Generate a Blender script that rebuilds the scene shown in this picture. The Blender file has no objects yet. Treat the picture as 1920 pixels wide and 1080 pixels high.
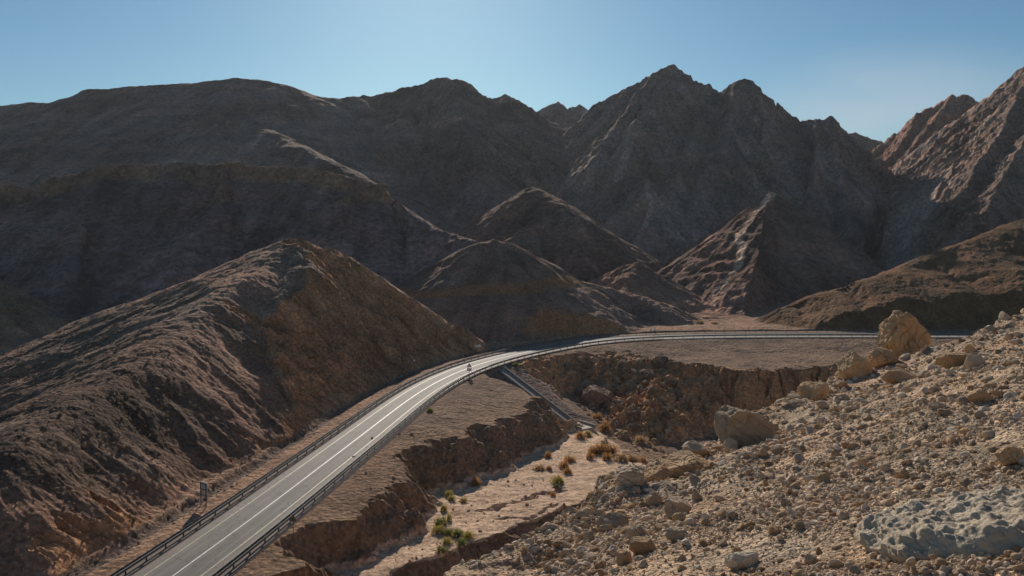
import bpy, math, random
import numpy as np
from mathutils import Vector
import time
T0 = time.time()
rng = np.random.default_rng(7)
random.seed(7)
S = bpy.context.scene
COL = S.collection
F32 = np.float32

# ------------------------------------------------------------------ camera
FPX, HZ, CH = 1500.0, 420.0, 42.0
PITCH = math.atan((540 - HZ) / FPX)
CP, SP = math.cos(PITCH), math.sin(PITCH)
cam_d = bpy.data.cameras.new('camera')
cam = bpy.data.objects.new('camera', cam_d)
COL.objects.link(cam)
cam.location = (0, 0, CH)
cam.rotation_euler = (math.pi / 2 - PITCH, 0, 0)
cam_d.sensor_width = 36
cam_d.lens = 36 * FPX / 1920
cam_d.clip_start = 0.1
cam_d.clip_end = 20000
S.camera = cam


def ray(u, v):
    a, b = (u - 960) / FPX, (540 - v) / FPX
    return np.array([a, CP + b * SP, -SP + b * CP])


def PY(u, v, Y):                       # point on the line of sight at distance Y ahead
    d = ray(u, v)
    return np.array([0, 0, CH]) + d * (Y / d[1])


def PZ(u, v, z):                       # point on the line of sight at height z
    d = ray(u, v)
    return np.array([0, 0, CH]) + d * ((z - CH) / d[2])


# ------------------------------------------------------------------ noise
_perm = rng.permutation(256).astype(np.int32)
_perm = np.concatenate([_perm, _perm, _perm])
_ang = rng.random(256) * 2 * np.pi
_gx, _gy = np.cos(_ang).astype(F32), np.sin(_ang).astype(F32)


def perlin(x, y, seed=0):
    x = np.asarray(x, F32) + F32(seed * 17.31)
    y = np.asarray(y, F32) + F32(seed * 9.77)
    xi, yi = np.floor(x), np.floor(y)
    xf, yf = x - xi, y - yi
    xi = xi.astype(np.int32) & 255
    yi = yi.astype(np.int32) & 255
    u = xf * xf * xf * (xf * (xf * 6 - 15) + 10)
    v = yf * yf * yf * (yf * (yf * 6 - 15) + 10)

    def g(ix, iy, dx, dy):
        h = _perm[_perm[ix & 255] + (iy & 255)]
        return _gx[h] * dx + _gy[h] * dy
    n00, n10 = g(xi, yi, xf, yf), g(xi + 1, yi, xf - 1, yf)
    n01, n11 = g(xi, yi + 1, xf, yf - 1), g(xi + 1, yi + 1, xf - 1, yf - 1)
    return ((n00 * (1 - u) + n10 * u) * (1 - v) + (n01 * (1 - u) + n11 * u) * v) * F32(1.5)


def fbm(x, y, o=4, seed=0, gain=0.5):
    r, a, f = 0, 1.0, 1.0
    for i in range(o):
        r = r + F32(a) * perlin(x * F32(f), y * F32(f), seed + i * 3)
        a *= gain
        f *= 2.03
    return r


def ridged(x, y, o=3, seed=0, gain=0.5):     # 0 in the valleys .. about 1 on crests
    r, a, f, t = 0, 1.0, 1.0, 0.0
    for i in range(o):
        r = r + F32(a) * (1 - np.abs(perlin(x * F32(f), y * F32(f), seed + i * 5)))
        t += a
        a *= gain
        f *= 2.1
    return r / F32(t)


def sstep(a, b, x):
    t = np.clip((x - a) / (b - a), 0, 1)
    return t * t * (3 - 2 * t)


def poly_dist(x, y, poly):
    """signed distance to a closed polygon, negative inside"""
    n = len(poly)
    d2 = np.full(x.shape, 1e12, F32)
    ins = np.zeros(x.shape, bool)
    for i in range(n):
        ax, ay = poly[i][:2]
        bx, by = poly[(i + 1) % n][:2]
        ex, ey = bx - ax, by - ay
        t = np.clip(((x - ax) * ex + (y - ay) * ey) / (ex * ex + ey * ey), 0, 1)
        d2 = np.minimum(d2, (x - ax - t * ex) ** 2 + (y - ay - t * ey) ** 2)
        c = (ay > y) != (by > y)
        ins ^= c & (x < (bx - ax) * (y - ay) / (by - ay + 1e-9) + ax)
    return np.where(ins, -np.sqrt(d2), np.sqrt(d2)).astype(F32)


# ------------------------------------------------------------------ the road line in plan
road_px = [(322, 1080), (444, 995.6), (567, 900), (640, 845), (700, 800), (766.7, 746.7), (816.7, 715),
           (846.7, 701.7), (893, 681.7), (933, 671.7), (1000, 657), (1050, 647), (1110, 637.5), (1200, 631.5), (1300, 628.3),
           (1500, 627), (1850, 627.2)]
rp = [PZ(u, v, 0)[:2] for u, v in road_px]
rp = [rp[0] + (rp[0] - rp[2]) * 1.6] + rp + [rp[-1] + np.array([140, 2]), rp[-1] + np.array([330, 10])]
rp = np.array(rp)


def catmull(P, step):
    out = []
    for i in range(len(P) - 1):
        p0, p1, p2, p3 = P[max(i - 1, 0)], P[i], P[i + 1], P[min(i + 2, len(P) - 1)]
        n = max(2, int(np.linalg.norm(p2 - p1) / step))
        for k in range(n):
            t = k / n
            out.append(0.5 * ((2 * p1) + (-p0 + p2) * t + (2 * p0 - 5 * p1 + 4 * p2 - p3) * t * t + (-p0 + 3 * p1 - 3 * p2 + p3) * t ** 3))
    out.append(P[-1])
    return np.array(out)


def smooth_line(P, it):
    P = P.copy()
    for _ in range(it):
        P[1:-1] = P[1:-1] * 0.5 + (P[:-2] + P[2:]) * 0.25
    return P


def even(P, step):
    s = np.concatenate([[0], np.cumsum(np.linalg.norm(np.diff(P, axis=0), axis=1))])
    n = int(s[-1] / step) + 1
    q = np.linspace(0, s[-1], n)
    return np.stack([np.interp(q, s, P[:, k]) for k in range(P.shape[1])], 1)


ROAD = even(smooth_line(even(catmull(rp, 2), 2.0), 120), 2.0)
tang = np.gradient(ROAD, axis=0)
tang /= np.linalg.norm(tang, axis=1)[:, None]
NRM = np.stack([-tang[:, 1], tang[:, 0]], 1)          # to the left of travel


def road_dist(x, y, step=4):
    P = ROAD[::step]
    d2 = np.full(x.shape, 1e12, F32)
    sg = np.ones(x.shape, F32)
    sa = np.zeros(x.shape, F32)
    for i in range(len(P) - 1):
        ax, ay = P[i]
        ex, ey = P[i + 1] - P[i]
        L2 = ex * ex + ey * ey
        t = np.clip(((x - ax) * ex + (y - ay) * ey) / L2, 0, 1)
        qx, qy = x - ax - t * ex, y - ay - t * ey
        q = qx * qx + qy * qy
        m = q < d2
        d2 = np.where(m, q, d2)
        sg = np.where(m, np.sign(ex * qy - ey * qx), sg)
        sa = np.where(m, (i + t) * step * 2.0, sa)
    return (np.sqrt(d2) * sg).astype(F32), sa.astype(F32)


# ------------------------------------------------------------------ hills: ridge lines (pixel u, pixel v, metres ahead)
HILLS = []


def hill(name, label, s, col, ridges, rnd=2.0, gul=(2.0, 16.0, 30.0), fb=(1.0, 18.0), crag=(0, 10, 40, 45), cliff=0.0, right=0.0, gr=.74, sc=1.0, facets=(), led=.5, back=0.0, lft=0.0):
    HILLS.append(dict(name=name, label=label, s=s, col=col, ridges=ridges, rnd=rnd, gul=gul, fb=fb, crag=crag, cliff=cliff, right=right, gr=gr, sc=sc, facets=facets, led=led, back=back, lft=lft))


hill('hill', 'brown gullied hill with a tan road cut along the left side of the road', 0.41, (.195, .145, .112), [
    [(852, 641, 284), (820, 631, 283), (785, 613, 281), (757, 606, 278), (735, 570, 274), (713, 543, 270), (680, 523, 264), (640, 485, 256), (610, 460, 250), (570, 441, 245), (530, 465, 234), (490, 500, 218), (430, 548, 197),
     (350, 606, 173), (270, 664, 153), (200, 712, 139), (120, 765, 124), (30, 825, 110), (-60, 890, 100)],
    [(570, 441, 245), (562, 500), (548, 570), (520, 640), (495, 700), (440, 780)],
    [(640, 485, 256), (662, 550), (672, 610)],
    [(350, 606, 173), (310, 690), (250, 790)],
    [(200, 712, 139), (170, 800), (120, 890)],
    [(430, 548, 197), (400, 640), (355, 730), (330, 800)],
], rnd=4.0, gul=(1.2, 12.0, 34.0), fb=(1.0, 22.0), right=.8, gr=.95, led=.05)
hill('hill', 'low dark hill with an ochre cut face above the road bend', 0.56, (.20, .145, .115), [
    [(752, 560, 330), (790, 532, 336), (840, 505, 342), (880, 470, 342), (905, 454, 342), (945, 455, 342), (1000, 488, 345), (1050, 512, 348), (1100, 530, 350), (1180, 548, 350), (1230, 560, 345), (1262, 588, 336), (1298, 616, 326)],
    [(925, 452, 342), (950, 500), (985, 545), (1000, 590)],
    [(860, 490, 342), (850, 540), (860, 590)],
    [(1100, 530, 350), (1090, 560), (1070, 600)],
    [(1190, 550, 350), (1180, 585)],
], rnd=5.0, gul=(1.6, 13.0, 28.0), fb=(1.3, 20.0), gr=.88, led=.12, sc=1.022)
hill('hill', 'rounded brown hill with twin sharp crests behind the low dark hill', 0.62, (.175, .125, .10), [
    [(930, 440, 480), (960, 400, 500), (1000, 350, 520), (1022, 362, 505), (1048, 384, 490), (1095, 412, 478), (1150, 462, 465), (1200, 492, 455)],
    [(1048, 384, 490), (1010, 410), (970, 440), (935, 480)],
    [(1048, 384, 490), (1070, 450), (1080, 510)],
], rnd=3.5, gul=(1.6, 16.0, 30.0), fb=(1.4, 22.0), gr=.88, led=.12)
hill('hill', 'small reddish hillock behind the end of the low dark hill', 0.5, (.22, .15, .115), [
    [(1115, 528, 395), (1155, 505, 400), (1190, 490, 405), (1215, 515, 400), (1245, 548, 395), (1265, 575, 388)],
    [(1190, 490, 405), (1180, 520), (1175, 560)],
], gul=(1.6, 10.0, 15.0), fb=(1.0, 12.0))
hill('hill', 'long dark slope under a pale rock ledge at the far left', 0.60, (.165, .118, .112), [
    [(-330, 420, 500), (-120, 372, 512), (0, 346, 520), (60, 350, 520), (115, 330, 528), (180, 313, 532), (300, 306, 535), (420, 306, 535), (540, 312, 530), (640, 326, 520), (710, 346, 505), (760, 394, 485), (830, 430, 460), (900, 454, 438)],
    [(690, 342, 508), (650, 368), (605, 396), (550, 430), (490, 470), (440, 520)],
    [(760, 394, 485), (730, 440), (700, 490)],
    [(430, 306, 535), (400, 400), (330, 480), (300, 560)],
    [(130, 328, 528), (150, 420), (130, 520)],
], rnd=1.0, gul=(2.2, 20.0, 34.0), fb=(1.7, 22.0), cliff=6.0, sc=.83, gr=.88, led=.2)
hill('hill', 'low sunlit spur at the left edge behind the road cut hill', 0.5, (.25, .17, .115), [
    [(-150, 470, 330), (-40, 515, 325), (20, 548, 322), (70, 590, 318), (110, 635, 310), (140, 690, 296)],
    [(-80, 580, 305), (0, 605, 298), (60, 650, 286), (110, 720, 268)],
    [(-140, 590, 286), (0, 632, 272), (60, 676, 258), (125, 742, 236)],
], gul=(1.4, 9.0, 15.0), fb=(1.0, 12.0))
hill('mountain', 'broad smooth dark mountain on the left of the skyline', 0.47, (.15, .118, .105), [
    [(-400, 240, 840), (-150, 215, 840), (0, 200, 850), (60, 192, 850), (122, 191, 850), (150, 180, 850), (176, 169, 850), (250, 163, 850), (330, 158, 850), (390, 150, 850), (440, 146, 850), (480, 148, 850), (540, 160, 855), (600, 180, 860), (640, 186, 870), (665, 184, 880)],
    [(440, 146, 850), (428, 180), (430, 206), (470, 225), (530, 258), (590, 290), (650, 318)],
    [(430, 150, 850), (424, 206), (405, 250), (420, 290)],
    [(330, 158, 850), (300, 205), (240, 250), (200, 285)],
    [(180, 169, 850), (110, 230), (40, 285)],
    [(0, 200, 850), (-60, 260)],
], rnd=5.0, gul=(3.5, 52.0, 90.0), fb=(2.6, 60.0), crag=(1.0, 10, 60, 20), gr=.90, led=.25)
hill('mountain', 'dark pointed mountain in the centre of the skyline', 0.60, (.145, .112, .10), [
    [(640, 188, 905), (690, 180, 905), (745, 170, 900), (790, 156, 900), (838, 143, 900), (868, 152, 900), (890, 166, 905), (912, 183, 910), (932, 180, 915), (950, 175, 915), (968, 184, 915), (980, 202, 920), (992, 212, 930)],
    [(838, 143, 900), (862, 190), (880, 240), (900, 300), (925, 360), (930, 410)],
    [(745, 170, 900), (775, 215), (805, 262), (820, 320), (825, 390)],
    [(690, 180, 905), (710, 240), (720, 300)],
    [(790, 156, 900), (745, 240), (715, 300), (690, 340)],
    [(950, 175, 915), (985, 232), (1005, 290), (1025, 340)],
], rnd=1.0, gul=(8.0, 34.0, 60.0), fb=(4.5, 34.0), crag=(3.5, 10, 50, 50), gr=.82)
hill('mountain', 'far dark saddle between the two middle peaks', 0.7, (.14, .112, .105), [
    [(975, 215, 1130), (1005, 205, 1140), (1046, 189, 1150), (1058, 200, 1150), (1078, 199, 1150), (1088, 196, 1150), (1095, 206, 1150), (1130, 210, 1140)],
    [(1046, 189, 1150), (1055, 260), (1070, 320)],
    [(1085, 198, 1150), (1100, 270), (1110, 330)],
], rnd=1.0, gul=(8.0, 34.0, 60.0), fb=(4.5, 34.0), crag=(4.0, 10, 50, 50))
hill('mountain', 'highest craggy grey mountain right of the middle', 0.92, (.175, .145, .132), [
    [(1098, 210, 850), (1130, 188, 840), (1180, 160, 830), (1225, 137, 820), (1262, 120, 815), (1282, 132, 812), (1302, 150, 810), (1352, 172, 805), (1368, 158, 800), (1384, 151, 800), (1412, 156, 795), (1440, 182, 790), (1488, 214, 785), (1500, 220, 780), (1528, 217, 775), (1540, 222, 772), (1560, 222, 770), (1577, 238, 765), (1582, 255, 760), (1610, 300, 740), (1640, 340, 720)],
    [(1262, 120, 815), (1248, 165), (1215, 205), (1184, 236), (1168, 280), (1150, 330), (1125, 380)],
    [(1384, 151, 800), (1372, 215), (1350, 280), (1318, 350), (1290, 410)],
    [(1440, 182, 790), (1430, 250), (1400, 320), (1390, 350)],
    [(1488, 214, 785), (1492, 280), (1480, 340), (1455, 380)],
    [(1528, 217, 775), (1535, 290), (1520, 370), (1500, 440)],
    [(1560, 222, 770), (1572, 300), (1585, 380), (1600, 460), (1605, 530)],
    [(1302, 150, 810), (1305, 230), (1270, 320), (1250, 380)],
    [(1352, 172, 805), (1330, 240), (1290, 330)],
    [(1225, 137, 820), (1190, 190), (1150, 240), (1110, 300)],
], rnd=0.8, gul=(9.0, 26.0, 40.0), fb=(5.0, 30.0), crag=(14.0, 12, 60, 55))
hill('hill', 'pointed grey spur with a pale streak below the highest mountain', 0.85, (.19, .155, .14), [
    [(1090, 425, 625), (1122, 408, 622), (1165, 372, 620), (1212, 334, 615), (1225, 380), (1215, 430), (1190, 470)],
    [(1212, 334, 615), (1260, 400, 600), (1300, 440, 590)],
], rnd=0.8, gul=(4.0, 14.0, 25.0), fb=(2.6, 18.0), crag=(4.0, 9, 40, 60), facets=[[(1118, 412, 622), (1212, 336, 614), (1195, 470, 545)]])
hill('hill', 'slanted reddish slab hill with a pale winding vein on its crest', 0.72, (.215, .145, .115), [
    [(1200, 540, 430), (1260, 500, 450), (1340, 440, 480), (1400, 392, 500), (1446, 358, 510), (1450, 430, 470), (1436, 480, 440), (1412, 525, 414), (1398, 562, 384), (1386, 597, 355), (1340, 602, 348), (1280, 597, 352)],
], rnd=0.8, gul=(1.3, 9.0, 40.0), fb=(.9, 16.0), crag=(.8, 8, 40, 45), facets=[[(1205, 548, 424), (1446, 360, 509), (1388, 598, 355)], [(1205, 548, 424), (1388, 598, 355), (1272, 594, 354)]])
hill('mountain', 'tiny far ridge seen through the notch at the right', 0.8, (.15, .11, .10), [
    [(1540, 262, 1250), (1585, 250, 1250), (1605, 249, 1250), (1632, 258, 1250), (1652, 264, 1250), (1690, 280, 1250)]],
    rnd=0.5, gul=(4.0, 24.0, 50.0), fb=(3.0, 20.0), crag=(3, 10, 50, 50))
hill('mountain', 'reddish tilted crag standing in the notch at the right', 0.95, (.195, .13, .105), [
    [(1620, 300, 960), (1656, 264, 965), (1690, 238, 965), (1722, 211, 965), (1760, 190, 965), (1790, 175, 965), (1808, 171, 960), (1818, 186, 955), (1819, 205, 950), (1840, 260, 940)],
    [(1790, 175, 965), (1740, 240), (1690, 300)],
    [(1722, 211, 965), (1690, 270), (1655, 310)],
], rnd=0.5, gul=(6.0, 20.0, 40.0), fb=(4.5, 24.0), crag=(9, 9, 70, 30))
hill('mountain', 'sunlit pale grey rock mountain at the right edge', 0.80, (.215, .175, .15), [
    [(1780, 250, 640), (1818, 206, 630), (1850, 181, 615), (1888, 152, 600), (1920, 129, 590), (1980, 95, 580), (2080, 80, 570), (2200, 60, 560)],
    [(1818, 206, 630), (1770, 255, 605), (1725, 300, 580), (1695, 335, 560), (1690, 390), (1680, 440), (1660, 490)],
    [(1888, 152, 600), (1850, 230), (1800, 300), (1760, 350), (1740, 420)],
    [(1980, 95, 580), (1950, 220), (1890, 320), (1850, 380)],
    [(1940, 118, 585), (1890, 220), (1840, 300), (1800, 370)],
], rnd=0.8, gul=(7.0, 18.0, 30.0), fb=(4.0, 24.0), crag=(12.0, 11, 60, 40), sc=1.25)
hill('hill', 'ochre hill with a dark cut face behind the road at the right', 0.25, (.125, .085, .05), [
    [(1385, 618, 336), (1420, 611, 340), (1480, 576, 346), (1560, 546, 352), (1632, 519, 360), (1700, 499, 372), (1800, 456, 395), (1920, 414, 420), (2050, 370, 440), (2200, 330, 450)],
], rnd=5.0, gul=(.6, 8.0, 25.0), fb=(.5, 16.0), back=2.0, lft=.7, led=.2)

# ------------------------------------------------------------------ terrain grid (rows ahead, columns by bearing)
QUICK = False
q = 2.5 if QUICK else 1.0
ka = np.concatenate([np.linspace(-1.05, -.70, 50), np.arange(-.6975, .6975, .00125 * q), np.linspace(.70, 1.05, 50)]).astype(F32)
rows = [70.0]
while rows[-1] < 1500:
    y = rows[-1]
    rows.append(y * (1 + q * (.0020 if y < 300 else .0014 if y < 350 else .0022 if y < 620 else .0030 if y < 960 else .008)))
ry = np.array(rows, F32)
Y, A = np.meshgrid(ry, ka, indexing='ij')
X = A * Y
X0, Y0 = X, Y
print('grid', X.shape)

# slight warp so that straight ridge lines wander
wx = X + fbm(X / 40, Y / 40, 3, 1) * F32(2.2) + fbm(X / 9, Y / 9, 2, 4) * F32(.7)
wy = Y + fbm(X / 40, Y / 40, 3, 2) * F32(2.2) + fbm(X / 9, Y / 9, 2, 5) * F32(.7)

dr, sa = road_dist(X, Y)
left = dr > 0

# base ground
base = np.zeros(X.shape, F32)
back = np.clip(Y - 360, 0, None)
base += .05 * back * (dr > 0)
dR = np.clip(-dr - 6.8, 0, None)
plateau = -np.minimum(.11 * dR, 2.4) + .012 * np.clip(-dr - 30, 0, 60)
base = np.where(dr < 0, plateau, base)
base = base + fbm(X / 12, Y / 12, 4, 11) * F32(.35) * sstep(7, 14, np.abs(dr))
# ditch on the left of the road
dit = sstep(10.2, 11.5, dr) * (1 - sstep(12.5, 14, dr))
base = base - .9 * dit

best = base.copy()
hid = np.zeros(X.shape, np.int16)
acc = np.exp(np.clip(base / 1.2, -40, 200)) if False else None
dist_c = np.zeros(X.shape, F32)
ab_c = np.zeros(X.shape, F32)

for k, H in enumerate(HILLS, 1):
    s = H['s']
    pts3 = []
    for r in H['ridges']:
        pr = []
        for p in r:
            if len(p) == 3:
                pr.append(PY(p[0], p[1], p[2] * H['sc']))
            else:                       # a spur: follow the sight line down at a grade gentler than the flank
                k_, g_ = (HZ - p[1]) / FPX, H['gr'] * s
                yy = (pr[-1][2] - g_ * pr[-1][1] - CH) / (k_ - g_)
                pr.append(PY(p[0], p[1], min(yy, pr[-1][1] - 2)))
        pts3.append(pr)
    H['pts'] = pts3
    zmax = max(p[2] for r in pts3 for p in r)
    ymin = min(p[1] for r in pts3 for p in r) - (zmax + 12) / s - 15
    ymax = max(p[1] for r in pts3 for p in r) + (zmax + 12) / s + 15
    xmin = min(p[0] for r in pts3 for p in r) - (zmax + 12) / s - 15
    xmax = max(p[0] for r in pts3 for p in r) + (zmax + 12) / s + 15
    i0, i1 = np.searchsorted(ry, [ymin, ymax])
    if i1 <= i0:
        continue
    amin = min(xmin / ry[i0], xmin / ry[min(i1, len(ry) - 1)])
    amax = max(xmax / ry[i0], xmax / ry[min(i1, len(ry) - 1)])
    j0, j1 = np.searchsorted(ka, [amin, amax])
    sl = (slice(i0, i1), slice(j0, j1))
    x, y = wx[sl], wy[sl]
    hb = np.full(x.shape, -1e4, F32)
    db = np.zeros(x.shape, F32)
    ab = np.zeros(x.shape, F32)
    off = 0.0
    for r in pts3:
        for P, Q in zip(r[:-1], r[1:]):
            ex, ey = Q[0] - P[0], Q[1] - P[1]
            L = math.hypot(ex, ey) + 1e-6
            ux, uy = ex / L, ey / L
            g = (Q[2] - P[2]) / L
            sh = g / math.sqrt(max(s * s - g * g, 1e-4))
            tx, ty = x - F32(P[0]), y - F32(P[1])
            t0 = tx * F32(ux) + ty * F32(uy)
            w = ty * F32(ux) - tx * F32(uy)
            t = np.clip(t0 + np.abs(w) * F32(sh), 0, F32(L))
            dt = t0 - t
            d = np.sqrt(dt * dt + w * w)
            rn = F32(H['rnd'])
            vx, vy = dt * F32(ux) - w * F32(uy), dt * F32(uy) + w * F32(ux)
            se = F32(s)
            if H['right']:
                se = se * (1 + F32(H['right']) * np.clip(vx / (d + .1), 0, 1))
            if H['back']:
                se = se * (1 + F32(H['back']) * np.clip(vy / (d + .1), 0, 1) + F32(H['lft']) * np.clip(-vx / (d + .1), 0, 1))
            h = F32(P[2]) + F32(g) * t - se * (np.sqrt(d * d + rn * rn) - rn)
            m = h > hb
            hb = np.where(m, h, hb)
            db = np.where(m, d, db)
            ab = np.where(m, F32(off) + t + 22 * np.arctan2(vx, -vy), ab)
            off += L
    for tri_ in H['facets']:
        T = np.array([PY(*p) for p in tri_])
        Am = np.array([[T[1][0] - T[0][0], T[1][1] - T[0][1]], [T[2][0] - T[0][0], T[2][1] - T[0][1]]])
        gx, gy = np.linalg.solve(Am, [T[1][2] - T[0][2], T[2][2] - T[0][2]])
        dt_ = np.clip(poly_dist(x, y, [tuple(p[:2]) for p in T]), 0, None)
        h = F32(T[0][2]) + F32(gx) * (x - F32(T[0][0])) + F32(gy) * (y - F32(T[0][1])) - dt_ * F32(1.2 + math.hypot(gx, gy))
        m = h > hb
        hb = np.where(m, h, hb)
        ab = np.where(m, x * F32(.7) - y * F32(.5), ab)
        db = np.where(m, np.clip((T[1][1] - y), 2, None), db)
    if H['cliff']:
        cz = H['cliff'] * (1 + .35 * perlin(ab / 25, db * 0, 40 + k))
        hb = hb - cz * sstep(1.5, 4.5, db + 2.0 * perlin(ab / 7, db / 9, 41 + k)) * sstep(58, 66, hb + .5 * db + 4)
    A0, lam, dn = H['gul']
    ramp = np.minimum(db / dn, 1)
    gl = ridged(ab / lam, db / (lam * 6), 3, 50 + k, .5)
    gl2 = ridged(ab / (lam * .3), db / (lam * 2.0), 2, 70 + k, .5)
    hb = hb - F32(A0) * ramp * (1 - gl) * F32(2.0) - F32(A0 * .3) * np.minimum(db / (dn * .3), 1) * (1 - gl2) * F32(1.6)
    fa, fl = H['fb']
    hb = hb + F32(fa) * fbm(X[sl] / fl, Y[sl] / fl, 7, 90 + k, .6) * F32(.8)
    ca, c1, c2, cang = H['crag']
    if ca:
        an = math.radians(cang)
        pz = hb * F32(1.0)
        cu = X[sl] * F32(math.cos(an)) - pz * F32(math.sin(an)) + Y[sl] * F32(.25)
        cv = X[sl] * F32(math.sin(an)) + pz * F32(math.cos(an)) - Y[sl] * F32(.4)
        rr = ridged(cu / c1, cv / c2, 5, 110 + k, .68)
        msk = sstep(-.35, .35, fbm(X[sl] / 70, Y[sl] / 70, 2, 130 + k))
        hb = hb + F32(ca) * (rr - F32(.75)) * (F32(.45) + F32(.75) * msk) * np.minimum(.35 + db / 12, 1)
    lam_z = 4.0 if ymax < 600 else 9.0
    tz = hb / lam_z + fbm(X[sl] / 60, Y[sl] / 60, 2, 150) * .8 + X[sl] / 130
    fz = tz - np.floor(tz)
    lm = sstep(-.1, .45, fbm(X[sl] / 45, Y[sl] / 45, 2, 160 + k)) * np.minimum(db / 10, 1)
    hb = hb + (sstep(.25, .75, fz) - fz) * lam_z * H['led'] * lm
    cur = best[sl]
    m = hb > cur
    # soft foot where a slope meets the ground
    kk = 2.2
    e = np.clip(.5 + .5 * (hb - cur) / kk, 0, 1)
    best[sl] = cur * (1 - e) + hb * e + kk * e * (1 - e) * .5
    hid[sl] = np.where(m, k, hid[sl])
    dist_c[sl] = np.where(m, db, dist_c[sl])
    ab_c[sl] = np.where(m, ab, ab_c[sl])
    print(H['name'], k, x.shape, round(time.time() - T0, 1))

Z = best
# dark cleft where the two right hand mountains meet
cl = np.array([PY(*p)[:2] for p in [(1655, 370, 680), (1648, 410, 630), (1640, 450, 585), (1644, 490, 540), (1642, 520, 505)]])
dcl = np.full(X.shape, 1e9, F32)
for p_, q_ in zip(cl[:-1], cl[1:]):
    ex, ey = q_ - p_
    t = np.clip(((wx - p_[0]) * ex + (wy - p_[1]) * ey) / (ex * ex + ey * ey), 0, 1)
    dcl = np.minimum(dcl, np.hypot(wx - p_[0] - t * ex, wy - p_[1] - t * ey))
Z = Z - 16 * (1 - sstep(2, 7.5, dcl)) * np.isin(hid, (10, 15))
# road cut on the outer side: slopes clipped by a steep face
toe = 13.6 + 1.3 * perlin(sa / 30, sa * 0, 201) + .5 * perlin(sa / 7, dr / 9, 202)
rib = ridged(sa / 2.6 + dr * .16, dr / 16, 2, 203)
cutz = np.where(dr > toe, (dr - toe) * (1.10 + .30 * perlin(sa / 28, dr / 40, 204) + .14 * perlin(sa / 8, dr / 14, 206)) - (1 - rib) * 3.2 * sstep(0, 5, dr - toe) + fbm(X / 5, Y / 5, 5, 207, .65) * 1.1 * sstep(0, 6, dr - toe), -1e3)
cutz = np.where(dr > toe, cutz - .2, base)
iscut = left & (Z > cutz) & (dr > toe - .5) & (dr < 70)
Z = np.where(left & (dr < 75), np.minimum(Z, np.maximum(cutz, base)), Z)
hid = np.where(left & (dr < toe + .3), 0, hid)

# right of the road: dry wash, gully and banks
FL = -6.8
wadi_px = [(640, 1073), (740, 1037), (800, 993), (820, 960), (812, 935), (822, 921), (870, 912), (930, 895), (975, 868), (1012, 850), (1050, 838), (1066, 812), (1090, 806), (1122, 806),
           (1160, 826), (1215, 850), (1260, 890), (1180, 925), (1125, 930), (1040, 962), (883, 1022), (760, 1076), (640, 1120)]
def flv(v):
    return float(np.interp(v, [806, 880, 993, 1073], [-11, -9, -6.8, -6]))


FLZ = np.interp(Y, [110, 128, 166, 206], [-6, -6.8, -9, -11]).astype(F32)
wadi = [PZ(u, v, flv(v))[:2] for u, v in wadi_px]
wq = X + fbm(X / 9, Y / 9, 4, 21, .6) * F32(2.4), Y + fbm(X / 9, Y / 9, 4, 22, .6) * F32(2.4)
dw = poly_dist(wq[0], wq[1], wadi)
gully = [(20, 203), (14.5, 220), (13, 236), (20, 245), (27, 242), (27, 228), (29, 214), (35, 206), (44, 209), (52, 218), (58, 227), (75, 229), (92, 231), (120, 252), (200, 252), (200, 140), (60, 130), (36, 165), (24, 190)]
cleft = sstep(.90, 1.0, 1 - np.abs(perlin(X / 10 + Y / 25 + .28 * fbm(X / 4, Y / 4, 3, 36), Y / 30, 35))) * sstep(40, 52, X)
dg = poly_dist(wq[0] + perlin(X / 5, Y / 7, 23) * F32(1.2), wq[1] + ridged(X / 9 + Y / 40, Y / 40, 2, 24) * F32(5.5) - F32(2.5), gully)
s_w = .95 + .2 * perlin(X / 15, Y / 15, 25)
rb = fbm(X / 3.2, Y / 3.2, 4, 26, .6)
zw = FLZ + np.clip(dw, 0, None) * s_w + rb * .55 * sstep(0, 2, dw) * (1 - sstep(14, 20, dw)) + np.where(dw < 0, fbm(X / 6, Y / 6, 4, 27) * .16, 0)
gfl = np.interp(X, [12, 21, 30, 45, 60], [-7.5, -11.5, -13, -15.5, -18.5])
steep = np.interp(X, [20, 32, 50, 62, 78], [.55, .50, .46, .75, 1.5])
dg = dg - (4 + 4 * perlin(X / 9, Y / 60, 37)) * cleft * sstep(0, 5, dg)
zg = gfl + np.clip(dg, 0, None) * steep + fbm(X / 5, Y / 5, 5, 28, .65) * 1.9 * sstep(0, 3, dg) * (1 - .6 * sstep(50, 70, X))
Z = np.where((dr < 0) & (Y < 345), base, Z)
zr = np.minimum(np.minimum(Z, zw), zg)
# edge of the wash towards the camera: a shaded bank falls away
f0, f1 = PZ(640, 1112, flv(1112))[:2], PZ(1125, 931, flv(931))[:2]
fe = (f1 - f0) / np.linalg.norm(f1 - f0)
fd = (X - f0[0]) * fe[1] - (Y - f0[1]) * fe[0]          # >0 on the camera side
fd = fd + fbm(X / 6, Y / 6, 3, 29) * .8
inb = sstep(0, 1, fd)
zr = np.where((fd > 0) & (X > -40) & (Y < 200), np.minimum(zr, FLZ - np.minimum(np.clip(fd, 0, None) * .75, 6.5) + .25 * rb), zr)
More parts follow.
